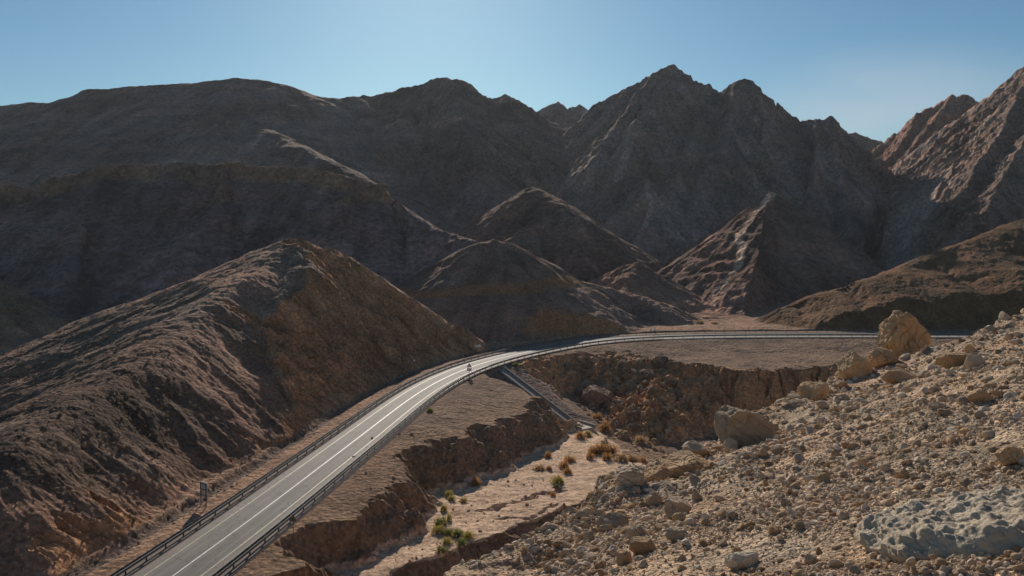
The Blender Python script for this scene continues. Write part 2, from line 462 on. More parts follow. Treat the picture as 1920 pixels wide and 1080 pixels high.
# small channel in the wash floor
ch_px = [(905, 965), (930, 962), (960, 948), (985, 936), (1010, 930), (1038, 922)]
ch = np.array([PZ(u, v, flv(v))[:2] for u, v in ch_px])
ch2 = np.array([PZ(u, v, flv(v))[:2] for u, v in [(915, 972), (945, 978), (985, 978), (1010, 962), (1040, 952)]])
for cc, dep in ((ch, .7), (ch2, .4)):
    dch = np.full(X.shape, 1e9, F32)
    for p_, q_ in zip(cc[:-1], cc[1:]):
        ex, ey = q_ - p_
        t = np.clip(((wq[0] - p_[0]) * ex + (wq[1] - p_[1]) * ey) / (ex * ex + ey * ey), 0, 1)
        dch = np.minimum(dch, np.hypot(wq[0] - p_[0] - t * ex, wq[1] - p_[1] - t * ey))
    zr = zr - dep * (1 - sstep(.15, .75, dch)) * (np.abs(zr - FLZ) < 1.2)
near_right = (dr < 0) & (Y < 345)
Z = np.where(near_right, zr, Z)
# chute fan
c0, c1 = PZ(938, 690, -.6), PZ(1074, 794, -10.6)
cdir = (c1 - c0)[:2]
cL = np.linalg.norm(cdir)
cu_ = cdir / cL
ct = (X - c0[0]) * cu_[0] + (Y - c0[1]) * cu_[1]
cw = (Y - c0[1]) * cu_[0] - (X - c0[0]) * cu_[1]
cz = c0[2] + (c1[2] - c0[2]) * np.clip(ct / cL, 0, 1)
fanw = 5.0 + 3.0 * perlin(X / 9, Y / 9, 31)
fan = (1 - sstep(fanw, fanw + 6, np.abs(cw))) * sstep(-9, -2, ct) * (1 - sstep(cL - 1, cL + 5, ct)) * near_right * (dr < -6.5)
Z = Z * (1 - fan) + (cz - .25) * fan
# road bed
bed = 1 - sstep(6.4, 8.2, np.abs(dr))
Z = Z * (1 - bed) + (-.12) * bed
Z = Z + (fbm(X / 2.0, Y / 2.0, 3, 33) * F32(.10)) * sstep(7.5, 10, np.abs(dr)) * (Y < 420)
Z = Z.astype(F32)

# ------------------------------------------------------------------ rock and soil colours
C = np.zeros(X.shape + (3,), F32)
C[:] = (.245, .185, .145)
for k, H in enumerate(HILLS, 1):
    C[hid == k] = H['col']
n1 = fbm(X / 30, Y / 40 + Z / 30, 5, 61)
n2 = fbm(X / 90, Y / 90, 3, 62)
red = np.array([1.08, .955, .92], F32)
gry = np.array([.93, 1.0, 1.06], F32)
hz = (hid > 0)
w_ = np.clip(.5 + n1 * .9, 0, 1)[..., None]
C = np.where(hz[..., None], C * (red * w_ + gry * (1 - w_)) * (1 + .4 * n2 + .25 * n1)[..., None], C)
# bedding bands follow height and dip
band = perlin(Z / 3.2 + X / 60 + Y / 90 + n1 * .6, X / 160, 63)
C = np.where(hz[..., None], C * (1 + .16 * band * np.clip(n2 + .6, 0, 1) + .38 * fbm(ab_c / 11, dist_c / 70, 4, 67) * np.minimum(dist_c / 8, 1))[..., None], C)
och = np.array([.30, .20, .115], F32)


def mixc(mask, col):
    global C
    mask = mask[..., None].astype(F32)
    C = C * (1 - mask) + np.asarray(col, F32) * mask


# pale ledge below the terrace of the long slope
lk = (hid == 5)
mixc(lk * (Z > 50) * (dist_c < 7 + 6 * n1) * np.clip(.55 + .5 * n2 + .4 * n1, .1, .9), (.26, .175, .115))
mixc(lk * sstep(.15, .5, perlin(dist_c / 90, X / 26, 64)) * .4, (.17, .15, .14))
# fresh cut faces
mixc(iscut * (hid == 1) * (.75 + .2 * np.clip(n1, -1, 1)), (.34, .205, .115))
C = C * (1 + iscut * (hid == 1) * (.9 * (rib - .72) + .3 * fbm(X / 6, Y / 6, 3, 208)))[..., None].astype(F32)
mixc(iscut * (hid == 2) * sstep(-.35, .2, n1) * .8, (.33, .18, .085))
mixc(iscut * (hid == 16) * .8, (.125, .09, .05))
# ochre strata on the low hill
mixc((hid == 2) * (1 - sstep(1.2, 2.6, np.abs(Z - 17 - .05 * X - 2 * n1))) * .7, (.31, .17, .08))
# pale vein on the slab hill and streaks on spurs, one a painted sunlit face
def vein(pts, wd, col, amt, kid):
    P = np.array([PY(*p)[:2] for p in pts])
    d = np.full(X.shape, 1e9, F32)
    for p_, q_ in zip(P[:-1], P[1:]):
        ex, ey = q_ - p_
        t = np.clip(((wx - p_[0]) * ex + (wy - p_[1]) * ey) / (ex * ex + ey * ey), 0, 1)
        d = np.minimum(d, np.hypot(wx - p_[0] - t * ex, wy - p_[1] - t * ey))
    mixc((1 - sstep(wd * .5, wd, d + n1 * wd * .5)) * amt * (hid == kid), col)


def near(k_, uv, grade):
    # points on the flank seen at these pixels, from the top of the ridge down
    p0 = HILLS[k_ - 1]['pts'][0]
    p0 = max(p0, key=lambda p: p[2])
    out_ = []
    for (u, v) in uv:
        kk_ = (HZ - v) / FPX
        yy = (p0[2] - grade * p0[1] - CH) / (kk_ - grade)
        out_.append((u, v, yy))
    return out_


vein([(1443, 366, 506), (1430, 392, 494), (1396, 430, 465), (1384, 452, 452), (1392, 478, 440), (1384, 505, 424), (1366, 535, 404), (1350, 562, 388), (1325, 584, 374)], 2.8, (.54, .41, .31), .95, 12)
vein(near(11, [(1215, 345), (1222, 380), (1205, 420), (1185, 455)], .66), 3.0, (.36, .30, .26), .6, 11)
vein(near(10, [(1184, 240), (1170, 280), (1155, 320)], .68), 4.0, (.33, .28, .25), .5, 10)  # no vein here: a sunlit strip of the spur, painted paler

vein([(1730, 372, 600), (1718, 395, 578), (1702, 425, 556), (1688, 455, 530), (1680, 490, 500), (1675, 515, 480)], 19, (.30, .275, .255), .85, 15)
vein([(1855, 240, 690), (1838, 270, 665), (1822, 300, 640)], 8, (.36, .32, .28), .6, 15)
g_ = (hid == 0)
soil = g_ & (dr > 0)
mixc(soil * sstep(6.5, 8, dr) * (dr < 60), (.31, .225, .165))
mixc(soil * dit, (.16, .135, .12))  # hill's shadow along the ditch, painted into the soil colour
rgt = near_right & (dr < -6.3)
mixc(rgt, (.205, .160, .122))
mixc(rgt * sstep(-.1, .5, fbm(X / 14, Y / 5, 4, 65)) * .35, (.19, .145, .125))
mixc(rgt * (dw > .2) * (zr < Z + .5) * sstep(.3, 1.5, dw) * (1 - sstep(11, 15, dw)) * (.55 + .4 * np.clip(rb, -1, 1)), (.225, .165, .112))
mixc(rgt * (dg < 40) * (dg > 0) * (zg < plateau + .3) * .88, (.47, .30, .165))
wash = rgt * (dw < .8) * (fd < .3)
mixc(wash * (.9), (.48, .395, .30))
mixc(wash * sstep(.1, .6, fbm(X / 5, Y / 5, 4, 66)) * .3, (.36, .27, .20))
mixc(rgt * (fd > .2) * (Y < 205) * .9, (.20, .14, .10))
mixc(fan * .9, (.175, .15, .135))
gain_ = np.where(np.isin(hid, (5, 7, 8, 9, 10, 11)), 1.38, np.where(hid > 0, 1.12, 1.0)).astype(F32)
C = np.clip(C * gain_[..., None] * np.array([1.17, .965, .84], F32), .015, .8)
print('terrain fields', round(time.time() - T0, 1))


# ------------------------------------------------------------------ node helpers
def new_mat(name):
    m = bpy.data.materials.new(name)
    m.use_nodes = True
    nt = m.node_tree
    for n in list(nt.nodes):
        nt.nodes.remove(n)
    return m, nt


def N(nt, t, **kw):
    n = nt.nodes.new(t)
    for k_, v in kw.items():
        if k_.startswith('i_'):
            n.inputs[k_[2:].replace('_', ' ')].default_value = v
        else:
            setattr(n, k_, v)
    return n


def principled(nt, rough=.95, spec=.15):
    b = N(nt, 'ShaderNodeBsdfPrincipled')
    b.inputs['Roughness'].default_value = rough
    b.inputs['Specular IOR Level'].default_value = spec
    o = N(nt, 'ShaderNodeOutputMaterial')
    nt.links.new(b.outputs[0], o.inputs[0])
    return b


def ground_mat(name, big, small, bump, contrast=.5, stones=None, attr=True, col=(.3, .2, .1), grain=None):
    m, nt = new_mat(name)
    L = nt.links
    b = principled(nt, 1.0, .08)
    tc = N(nt, 'ShaderNodeTexCoord')
    na = N(nt, 'ShaderNodeTexNoise', i_Scale=big, i_Detail=7.0, i_Roughness=.65)
    nb = N(nt, 'ShaderNodeTexNoise', i_Scale=small, i_Detail=6.0, i_Roughness=.75)
    L.new(tc.outputs['Object'], na.inputs['Vector'])
    L.new(tc.outputs['Object'], nb.inputs['Vector'])
    add = N(nt, 'ShaderNodeMath', operation='ADD')
    L.new(na.outputs['Fac'], add.inputs[0])
    L.new(nb.outputs['Fac'], add.inputs[1])
    mr = N(nt, 'ShaderNodeMapRange')
    mr.inputs[1].default_value = .76
    mr.inputs[2].default_value = 1.24
    mr.inputs[3].default_value = 1 - contrast
    mr.inputs[4].default_value = 1 + contrast
    L.new(add.outputs[0], mr.inputs[0])
    if attr:
        src = N(nt, 'ShaderNodeAttribute', attribute_name='soil').outputs['Color']
    else:
        rgb = N(nt, 'ShaderNodeRGB')
        rgb.outputs[0].default_value = (*col, 1)
        src = rgb.outputs[0]
    mx = N(nt, 'ShaderNodeVectorMath', operation='SCALE')
    L.new(src, mx.inputs[0])
    fac = mr.outputs[0]
    if grain:
        vg = N(nt, 'ShaderNodeTexVoronoi', i_Scale=grain)
        L.new(tc.outputs['Object'], vg.inputs['Vector'])
        sp = N(nt, 'ShaderNodeSeparateColor')
        L.new(vg.outputs['Color'], sp.inputs[0])
        mg = N(nt, 'ShaderNodeMapRange')
        mg.inputs[3].default_value = .68
        mg.inputs[4].default_value = 1.36
        L.new(sp.outputs[0], mg.inputs[0])
        mm = N(nt, 'ShaderNodeMath', operation='MULTIPLY')
        L.new(fac, mm.inputs[0])
        L.new(mg.outputs[0], mm.inputs[1])
        fac = mm.outputs[0]
    L.new(fac, mx.inputs['Scale'])
    L.new(mx.outputs[0], b.inputs['Base Color'])
    hsum = N(nt, 'ShaderNodeMath', operation='MULTIPLY_ADD')
    hsum.inputs[1].default_value = .6
    L.new(nb.outputs['Fac'], hsum.inputs[0])
    L.new(na.outputs['Fac'], hsum.inputs[2])
    hh = hsum.outputs[0]
    if stones:
        vo = N(nt, 'ShaderNodeTexVoronoi', i_Scale=stones)
        L.new(tc.outputs['Object'], vo.inputs['Vector'])
        ma = N(nt, 'ShaderNodeMath', operation='MULTIPLY_ADD')
        ma.inputs[1].default_value = -.55
        L.new(vo.outputs['Distance'], ma.inputs[0])
        L.new(hh, ma.inputs[2])
        hh = ma.outputs[0]
    bp = N(nt, 'ShaderNodeBump')
    bp.inputs['Strength'].default_value = 1.0
    bp.inputs['Distance'].default_value = bump
    L.new(hh, bp.inputs['Height'])
    L.new(bp.outputs[0], b.inputs['Normal'])
    return m


M_near = ground_mat('soil_near', .12, 1.6, .6, .40, stones=1.1, grain=1.9)
M_wash = ground_mat('wash_sand', .25, 2.4, .16, .35, stones=.7, grain=2.2)
M_far = ground_mat('rock_far', .035, .45, 2.6, .40, stones=.3, grain=.5)
M_fg = ground_mat('rubble_soil', 1.2, 9.0, .09, .45, stones=16.0, grain=26.0)


def finish(o, label=None, cat=None, group=None, kind=None):
    if label:
        o['label'] = label
    if cat:
        o['category'] = cat
    if group:
        o['group'] = group
    if kind:
        o['kind'] = kind
    return o


def grid_normals(X, Y, Z):
    du = np.stack([np.gradient(X, axis=0), np.gradient(Y, axis=0), np.gradient(Z, axis=0)], -1)
    dv = np.stack([np.gradient(X, axis=1), np.gradient(Y, axis=1), np.gradient(Z, axis=1)], -1)
    n = np.cross(dv, du)
    n /= np.linalg.norm(n, axis=-1, keepdims=True) + 1e-9
    n *= np.sign(n[..., 2:3] + 1e-9)
    return n.astype(F32)


def mesh_from(name, V, Fq, mat, col=None, nrm=None, smooth=True, parent=None):
    me = bpy.data.meshes.new(name)
    nv, nf, w = len(V), len(Fq), Fq.shape[1]
    me.vertices.add(nv)
    me.vertices.foreach_set('co', np.ascontiguousarray(V, F32).ravel())
    me.loops.add(nf * w)
    me.loops.foreach_set('vertex_index', np.ascontiguousarray(Fq, np.int32).ravel())
    me.polygons.add(nf)
    me.polygons.foreach_set('loop_start', np.arange(0, nf * w, w, dtype=np.int32))
    me.polygons.foreach_set('use_smooth', np.full(nf, smooth, bool))
    me.update(calc_edges=True)
    if col is not None:
        at = me.color_attributes.new('soil', 'FLOAT_COLOR', 'POINT')
        at.data.foreach_set('color', np.concatenate([col, np.ones((nv, 1), F32)], 1).astype(F32).ravel())
    if nrm is not None:
        me.normals_split_custom_set_from_vertices(nrm)
    me.materials.append(mat)
    o = bpy.data.objects.new(name, me)
    COL.objects.link(o)
    if parent:
        o.parent = parent
    return o


def split_grid(X, Y, Z, C, ids, table):
    nr, nc = X.shape
    nm = grid_normals(X, Y, Z).reshape(-1, 3)
    V = np.stack([X, Y, Z], -1).reshape(-1, 3)
    Cf = C.reshape(-1, 3)
    idx = np.arange(nr * nc, dtype=np.int32).reshape(nr, nc)
    Q = np.stack([idx[:-1, :-1], idx[:-1, 1:], idx[1:, 1:], idx[1:, :-1]], -1).reshape(-1, 4)
    fid = ids[:-1, :-1].reshape(-1)
    for k, (name, label, mat) in table.items():
        q_ = Q[fid == k]
        if len(q_) == 0:
            print('empty zone', k)
            continue
        used, inv = np.unique(q_, return_inverse=True)
        o = mesh_from(name, V[used], inv.reshape(-1, 4), mat, Cf[used], nm[used])
        finish(o, label, kind='structure')


wash_id = 90
ids = hid.astype(np.int16).copy()
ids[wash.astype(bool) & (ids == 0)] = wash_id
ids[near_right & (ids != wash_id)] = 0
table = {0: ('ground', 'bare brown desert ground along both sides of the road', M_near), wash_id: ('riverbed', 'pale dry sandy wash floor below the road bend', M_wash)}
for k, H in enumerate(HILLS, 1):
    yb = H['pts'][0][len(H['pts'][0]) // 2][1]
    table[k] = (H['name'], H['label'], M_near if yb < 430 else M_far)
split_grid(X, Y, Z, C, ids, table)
print('terrain meshes', round(time.time() - T0, 1))


def terrain_z(x, y):
    a = x / y
    i = np.clip(np.searchsorted(ry, y) - 1, 0, len(ry) - 2)
    j = np.clip(np.searchsorted(ka, a) - 1, 0, len(ka) - 2)
    fi = (y - ry[i]) / (ry[i + 1] - ry[i])
    fj = (a - ka[j]) / (ka[j + 1] - ka[j])
    return Z[i, j] * (1 - fi) * (1 - fj) + Z[i + 1, j] * fi * (1 - fj) + Z[i, j + 1] * (1 - fi) * fj + Z[i + 1, j + 1] * fi * fj


def hit(u, v, y0=80, y1=1400):
    d = ray(u, v)
    ys = np.exp(np.linspace(math.log(y0), math.log(y1), 3000))
    xs = d[0] / d[1] * ys
    zs = CH + d[2] / d[1] * ys
    t = terrain_z(xs, ys)
    k = np.argmax(t >= zs)
    return np.array([xs[k], ys[k], t[k]])


# ------------------------------------------------------------------ foreground slope
def fgz(x, y):
    return CH - (2.27 + .262 * y - .301 * x)


def fg_pt(u, v, up=0.0):
    d = ray(u, v)
    # CH + t*dz = CH - (2.27 + .262 t dy - .301 t dx) + up
    t = (-2.27 + up) / (d[2] + .262 * d[1] - .301 * d[0])
    return np.array([0, 0, CH]) + d * t


crest_px = [(850, 1084), (920, 1056), (1000, 1022), (1060, 985), (1108, 952), (1135, 915), (1180, 893), (1240, 868), (1290, 846), (1345, 828), (1420, 790), (1490, 757),
            (1530, 735), (1580, 712), (1650, 682), (1740, 668), (1800, 650), (1860, 622), (1925, 598), (2050, 560), (2250, 500)]
crest = [tuple(fg_pt(u, v)[:2]) for u, v in crest_px]
fgpoly = [(-1.3, 5.0), (-1.2, 10.0)] + crest + [(120, 60), (120, -20), (-1.3, -20)]
fa_ = np.arange(-1.6, 1.1, .0019 * q)
fa_ = np.unique(np.concatenate([np.linspace(-2.2, -.62, 60), np.arange(-.6, .75, .00115 * q), np.linspace(.76, 1.6, 60)])).astype(F32)
fr = [2.2]
while fr[-1] < 115:
    fr.append(fr[-1] * (1 + q * (.0032 if 5 < fr[-1] < 48 else .012)))
fr = np.array(fr, F32)
FY, FA = np.meshgrid(fr, fa_, indexing='ij')
FX = FA * FY
dxe = fbm(FX / 2.2, FY / 2.2, 4, 301, .6) * F32(.55)
fd_ = poly_dist(FX + dxe, FY + fbm(FX / 2.2, FY / 2.2, 4, 302, .6) * F32(.55), fgpoly)
FZ = fgz(FX, FY)
FZ = FZ + fbm(FX / 7, FY / 7, 3, 303) * .35 * sstep(8, 20, FY) + fbm(FX / 1.6, FY / 1.6, 4, 304, .55) * .10 + fbm(FX / .35, FY / .35, 3, 305, .6) * .022
out = np.clip(fd_, 0, None)
FZ = FZ + .25 * sstep(-1.8, -.2, fd_) * (1 - sstep(0, 1.0, fd_)) * (.4 + ridged(FX / 1.3, FY / 1.3, 3, 306))
FZ = FZ - out * 1.05 - .5 * sstep(.0, .6, out) * (1 + perlin(FX / 1.1, FY / 1.1, 307)) + fbm(FX / 1.2, FY / 1.2, 4, 308, .6) * .4 * sstep(0, 2, out)
FZ = np.maximum(FZ, -22).astype(F32)
FC = np.zeros(FX.shape + (3,), F32)
FC[:] = (.46, .33, .22)
fn = fbm(FX / 2.5, FY / 2.5, 4, 310)
fn2 = fbm(FX / .6, FY / .6, 3, 311)
pk = np.clip(.5 + fn, 0, 1)[..., None]
FC = FC * (pk * np.array([1.06, .98, .92], F32) + (1 - pk) * np.array([.95, 1, 1.04], F32)) * (1 + .22 * fn2)[..., None]
# pale chalky scuffs
for (u, v, rx, amt) in ((1490, 1020, .55, .5), (1700, 960, .9, .35), (1400, 1005, .4, .35)):
    p_ = fg_pt(u, v)
    dd = np.hypot(FX - p_[0], (FY - p_[1])) + fn2 * .25
    mk = ((1 - sstep(rx * .3, rx, dd)) * amt)[..., None]
    FC = FC * (1 - mk) + np.array([.56, .44, .32], F32) * mk
split_grid(FX, FY, FZ, np.clip(FC, .03, .7).astype(F32), np.zeros(FX.shape, np.int16), {0: ('slope', 'stony tan slope falling away in front of the viewer', M_fg)})


def fg_z(x, y):
    a = x / y
    i = np.clip(np.searchsorted(fr, y) - 1, 0, len(fr) - 2)
    j = np.clip(np.searchsorted(fa_, a) - 1, 0, len(fa_) - 2)
    fi = (y - fr[i]) / (fr[i + 1] - fr[i])
    fj = (a - fa_[j]) / (fa_[j + 1] - fa_[j])
    return FZ[i, j] * (1 - fi) * (1 - fj) + FZ[i + 1, j] * fi * (1 - fj) + FZ[i, j + 1] * (1 - fi) * fj + FZ[i + 1, j + 1] * fi * fj


print('foreground', round(time.time() - T0, 1))


# ------------------------------------------------------------------ rocks
def icosphere(n):
    t = (1 + 5 ** .5) / 2
    v = [(-1, t, 0), (1, t, 0), (-1, -t, 0), (1, -t, 0), (0, -1, t), (0, 1, t), (0, -1, -t), (0, 1, -t), (t, 0, -1), (t, 0, 1), (-t, 0, -1), (-t, 0, 1)]
    f = [(0, 11, 5), (0, 5, 1), (0, 1, 7), (0, 7, 10), (0, 10, 11), (1, 5, 9), (5, 11, 4), (11, 10, 2), (10, 7, 6), (7, 1, 8), (3, 9, 4), (3, 4, 2), (3, 2, 6), (3, 6, 8), (3, 8, 9), (4, 9, 5), (2, 4, 11), (6, 2, 10), (8, 6, 7), (9, 8, 1)]
    v = [np.array(p) / np.linalg.norm(p) for p in v]
    for _ in range(n):
        c, nf = {}, []

        def mid(a, b):
            k_ = (min(a, b), max(a, b))
            if k_ not in c:
                m_ = v[a] + v[b]
                v.append(m_ / np.linalg.norm(m_))
                c[k_] = len(v) - 1
            return c[k_]
        for a, b, d in f:
            x_, y_, z_ = mid(a, b), mid(b, d), mid(d, a)
            nf += [(a, x_, z_), (b, y_, x_), (d, z_, y_), (x_, y_, z_)]
        f = nf
    return np.array(v, F32), np.array(f, np.int32)


ICO = {n: icosphere(n) for n in (1, 2, 4, 5, 6)}


def rock_shape(n, seed, planes=12, ext=(1, 1, 1), extra=(), rough=.05, sharp=26):
    r = np.random.default_rng(seed)
    v, f = ICO[n]
    pn = r.normal(size=(planes, 3))
    pn /= np.linalg.norm(pn, axis=1)[:, None]
    pd = r.uniform(.62, 1.0, planes)
    cn = r.normal(size=(26, 3))
    cn /= np.linalg.norm(cn, axis=1)[:, None]
    if n >= 5:
        pn = np.vstack([pn, cn])
        pd = np.concatenate([pd, r.uniform(.86, 1.1, 26)])
    for e in extra:
        e3 = np.array(e[:3], float)
        pn = np.vstack([pn, e3 / np.linalg.norm(e3)])
        pd = np.append(pd, e[3])
    dots = np.maximum(v @ pn.T, 1e-3)
    rr = (pd / dots)
    rad = np.minimum((np.sum(rr ** -sharp, 1)) ** (-1 / sharp), 1.25)
    p = v * rad[:, None]
    if rough:
        nz = fbm(p[:, 0] * 2.2 + p[:, 2] * 1.3 + seed, p[:, 1] * 2.2 - p[:, 2] * 1.7, 4, seed % 50, .5)
        nz2 = ridged(p[:, 2] * 5 + p[:, 0] * .8, p[:, 1] * 1.2 + p[:, 0], 3, seed % 40, .5) - .75
        ck = np.exp(-(perlin(p[:, 0] * 1.6 + p[:, 2] * .9, p[:, 1] * 1.6 + p[:, 2] * .7, seed % 37) / .05) ** 2)
        ck = ck + .7 * np.exp(-(perlin(p[:, 0] * 2.6 - p[:, 2] * 1.9 + 7, p[:, 1] * 2.6 + p[:, 2] * 1.3, seed % 31 + 3) / .04) ** 2)
        lz = p[:, 2] * 4.5 + p[:, 0] * .9 + nz * .8
        fz_ = lz - np.floor(lz)
        p = p * (1 + rough * nz + rough * .35 * nz2 - rough * 1.1 * ck + rough * .4 * (sstep(.35, .65, fz_) - fz_))[:, None]
    return (p * np.array(ext)).astype(F32), f


def rock_mat(name, c1, c2, scale, bump, pit=0.0):
    m, nt = new_mat(name)
    L = nt.links
    b = principled(nt, .95, .12)
    tc = N(nt, 'ShaderNodeTexCoord')
    gm = N(nt, 'ShaderNodeNewGeometry')
    na = N(nt, 'ShaderNodeTexNoise', i_Scale=scale, i_Detail=8.0, i_Roughness=.7)
    L.new(gm.outputs['Position'], na.inputs['Vector'])
    oi = N(nt, 'ShaderNodeObjectInfo')
    rp_ = N(nt, 'ShaderNodeValToRGB')
    rp_.color_ramp.elements[0].position = .32
    rp_.color_ramp.elements[0].color = (*c1, 1)
    rp_.color_ramp.elements[1].position = .68
    rp_.color_ramp.elements[1].color = (*c2, 1)
    L.new(na.outputs['Fac'], rp_.inputs[0])
    hs = N(nt, 'ShaderNodeHueSaturation')
    mr = N(nt, 'ShaderNodeMapRange')
    mr.inputs[3].default_value = .75
    mr.inputs[4].default_value = 1.2
    L.new(oi.outputs['Random'], mr.inputs[0])
    L.new(mr.outputs[0], hs.inputs['Value'])
    L.new(rp_.outputs[0], hs.inputs['Color'])
    L.new(hs.outputs[0], b.inputs['Base Color'])
    nb = N(nt, 'ShaderNodeTexNoise', i_Scale=scale * 4, i_Detail=8.0, i_Roughness=.75)
    L.new(gm.outputs['Position'], nb.inputs['Vector'])
    hh = N(nt, 'ShaderNodeMath', operation='ADD')
    L.new(na.outputs['Fac'], hh.inputs[0])
    L.new(nb.outputs['Fac'], hh.inputs[1])
    ho = hh.outputs[0]
    if pit:
        vo = N(nt, 'ShaderNodeTexVoronoi', i_Scale=pit)
        L.new(gm.outputs['Position'], vo.inputs['Vector'])
        a2 = N(nt, 'ShaderNodeMath', operation='MULTIPLY_ADD')
        a2.inputs[1].default_value = .35
        L.new(vo.outputs['Distance'], a2.inputs[0])
        L.new(ho, a2.inputs[2])
        ho = a2.outputs[0]
    bp = N(nt, 'ShaderNodeBump')
    bp.inputs['Distance'].default_value = bump
    L.new(ho, bp.inputs['Height'])
    L.new(bp.outputs[0], b.inputs['Normal'])
    return m


R_tan = rock_mat('limestone_tan', (.46, .285, .15), (.68, .465, .27), 1.6, .035)
R_pale = rock_mat('limestone_pale', (.52, .365, .225), (.72, .55, .38), 3.0, .04)
R_grey = rock_mat('limestone_grey', (.46, .335, .215), (.66, .50, .345), 3.0, .04)
R_brown = rock_mat('sandstone_brown', (.20, .13, .09), (.32, .21, .14), .8, .12)
R_pit = rock_mat('limestone_pitted', (.70, .55, .39), (.86, .73, .56), 3.0, .04, pit=16)


def boulder(u, v, wpx, hpx, label, mat, seed, depth=.9, planes=12, extra=(), rough=.05, n=5, rot=None, sink=.42, group=None, name='boulder', surf='fg', sharp=90):
    """u, v: middle of the foot in the photograph; wpx, hpx: apparent size"""
    P = fg_pt(u, v) if surf == 'fg' else hit(u, v)
    rx = wpx / FPX * P[1] / 2
    rz = hpx / FPX * P[1] / (2 - sink * 1.0)
    V, Fc = rock_shape(n, seed, planes, (1, 1, 1), extra, rough, sharp)
    lo, hi = V.min(0), V.max(0)
    V = (((V - (lo + hi) / 2) / ((hi - lo) / 2)) * np.array([rx, max(rx, rz) * depth, rz])).astype(F32)
    o = mesh_from(name, V, Fc, mat, smooth=False)
    gzv = max(fg_z(P[0], P[1]), P[2] - .1) if surf == 'fg' else P[2]
    o.location = (P[0], P[1], gzv + rz * (1 - sink))
    o.rotation_euler = (0, 0, rot if rot is not None else 0)
    return finish(o, label, 'boulder', group or 'large boulders on the stony slope')


boulder(1691, 674, 90, 98, 'tall upright tan boulder with a narrow top standing on the slope edge before the road', R_tan, 11, .8, 4,
        [(-.97, 0, .20, .80), (.95, 0, .30, .86), (.6, 0, .8, .86), (-.1, 0, 1, .88), (0, -1, .1, .7)], .10)
boulder(1394, 826, 110, 74, 'long pale boulder with a flat sloping top overhanging the gully edge', R_pale, 23, .8, 6,
        [(-1, 0, -.15, .92), (.28, .1, 1, .70), (0, -1, .1, .7), (.9, -.2, .5, .95)], .06)
boulder(1600, 714, 66, 48, 'slanting orange boulder below and left of the tall upright one', R_tan, 31, .9, 8, [(.55, 0, .8, .72), (-.75, -.2, .65, .7)], .07)
boulder(1525, 752, 62, 34, 'low orange boulder on the slope edge left of the slanting one', R_tan, 37, .9, 9, [(0, 0, 1, .8)], .08)
boulder(1655, 694, 60, 34, 'broken orange block at the foot of the tall upright boulder', R_tan, 41, .9, 9, [(.2, 0, 1, .75)], .08)
boulder(1688, 712, 66, 28, 'wedge shaped tan rock in front of the tall upright boulder', R_tan, 43, .8, 8, [(.45, -.2, 1, .6)], .05)
boulder(1790, 686, 74, 28, 'flat brown slab to the right of the tall upright boulder', R_tan, 47, .7, 7, [(0, 0, 1, .8), (0, -1, 0, .7)], .05)
boulder(1826, 690, 38, 24, 'small pale block resting against the flat brown slab', R_pale, 53, .8, 8, [(0, 0, 1, .8)], .05, n=5)
boulder(1304, 852, 54, 30, 'pointed tan rock on the edge left of the long pale boulder', R_pale, 59, .9, 8, [(.6, 0, .8, .62)], .06)
boulder(1372, 838, 32, 26, 'small pale rock at the left foot of the long pale boulder', R_pale, 61, .9, 9, [], .06)
boulder(1288, 884, 104, 40, 'long sloping tan bedrock ledge on the slope edge left of the long pale boulder', R_tan, 163, 1.0, 6, [(-.55, -.2, .8, .62)], .08)
boulder(1236, 904, 66, 34, 'bulky tan outcrop lump on the slope edge above the wash', R_tan, 67, 1.0, 10, [(-.5, 0, .8, .7)], .09)
boulder(1180, 930, 64, 34, 'rough pale outcrop lump overhanging the dry wash', R_pale, 71, 1.0, 12, [(-.4, 0, 1, .75)], .10)
boulder(1226, 938, 36, 26, 'squat dark grey rock beside the outcrop on the slope edge', R_grey, 73, .9, 9, [], .07)
boulder(1270, 960, 54, 34, 'layered grey rock with a split flat top', R_grey, 79, .9, 7, [(.1, 0, 1, .7), (-.6, -.6, .3, .8)], .09)
boulder(1150, 986, 62, 30, 'smooth grey slab lying near the bottom edge of the slope', R_grey, 83, .7, 6, [(.1, -.5, 1, .62)], .04)
boulder(1194, 1016, 44, 30, 'chunky grey rock just right of the smooth grey slab', R_grey, 89, .9, 9, [], .07)
boulder(1266, 1018, 42, 22, 'blunt grey rock near the layered one', R_grey, 97, .9, 8, [(0, 0, 1, .8)], .07)
boulder(1205, 1040, 52, 26, 'low flat tan stone below the chunky grey rock', R_tan, 101, .8, 7, [(0, 0, 1, .6)], .05)
boulder(1170, 1060, 30, 30, 'egg shaped tan stone at the bottom of the slope', R_tan, 103, .9, 30, [], .03)
boulder(1391, 1054, 64, 30, 'flat whitish stone lying alone on bare soil', R_pit, 107, .7, 8, [(0, 0, 1, .75)], .06)
boulder(1520, 1060, 26, 20, 'small oval pale stone right of the flat whitish one', R_pale, 109, .9, 24, [], .03, n=5)
boulder(1832, 768, 36, 24, 'squarish tan stone alone high on the right of the slope', R_tan, 113, .9, 8, [], .05, n=5)
boulder(1895, 870, 60, 34, 'brown knobbly rock at the right edge of the slope', R_tan, 127, .9, 12, [], .10, n=5)
boulder(1545, 908, 32, 20, 'rounded tan stone in the middle of the slope', R_tan, 131, .9, 14, [], .05, n=5)
boulder(1692, 884, 28, 18, 'small dark tan stone above the pitted white slab', R_tan, 137, .9, 12, [], .05, n=5)
boulder(1120, 758, 64, 34, 'brown slumped earth block on the rubble bank beside the chute', R_brown, 139, .8, 8, [(0, 0, 1, .8), (0, -1, 0, .7)], .08, surf='t', group='large blocks on the gully bank')
boulder(1163, 742, 26, 20, 'squarish brown block right of the slumped earth block', R_brown, 149, .9, 8, [], .07, surf='t', group='large blocks on the gully bank')
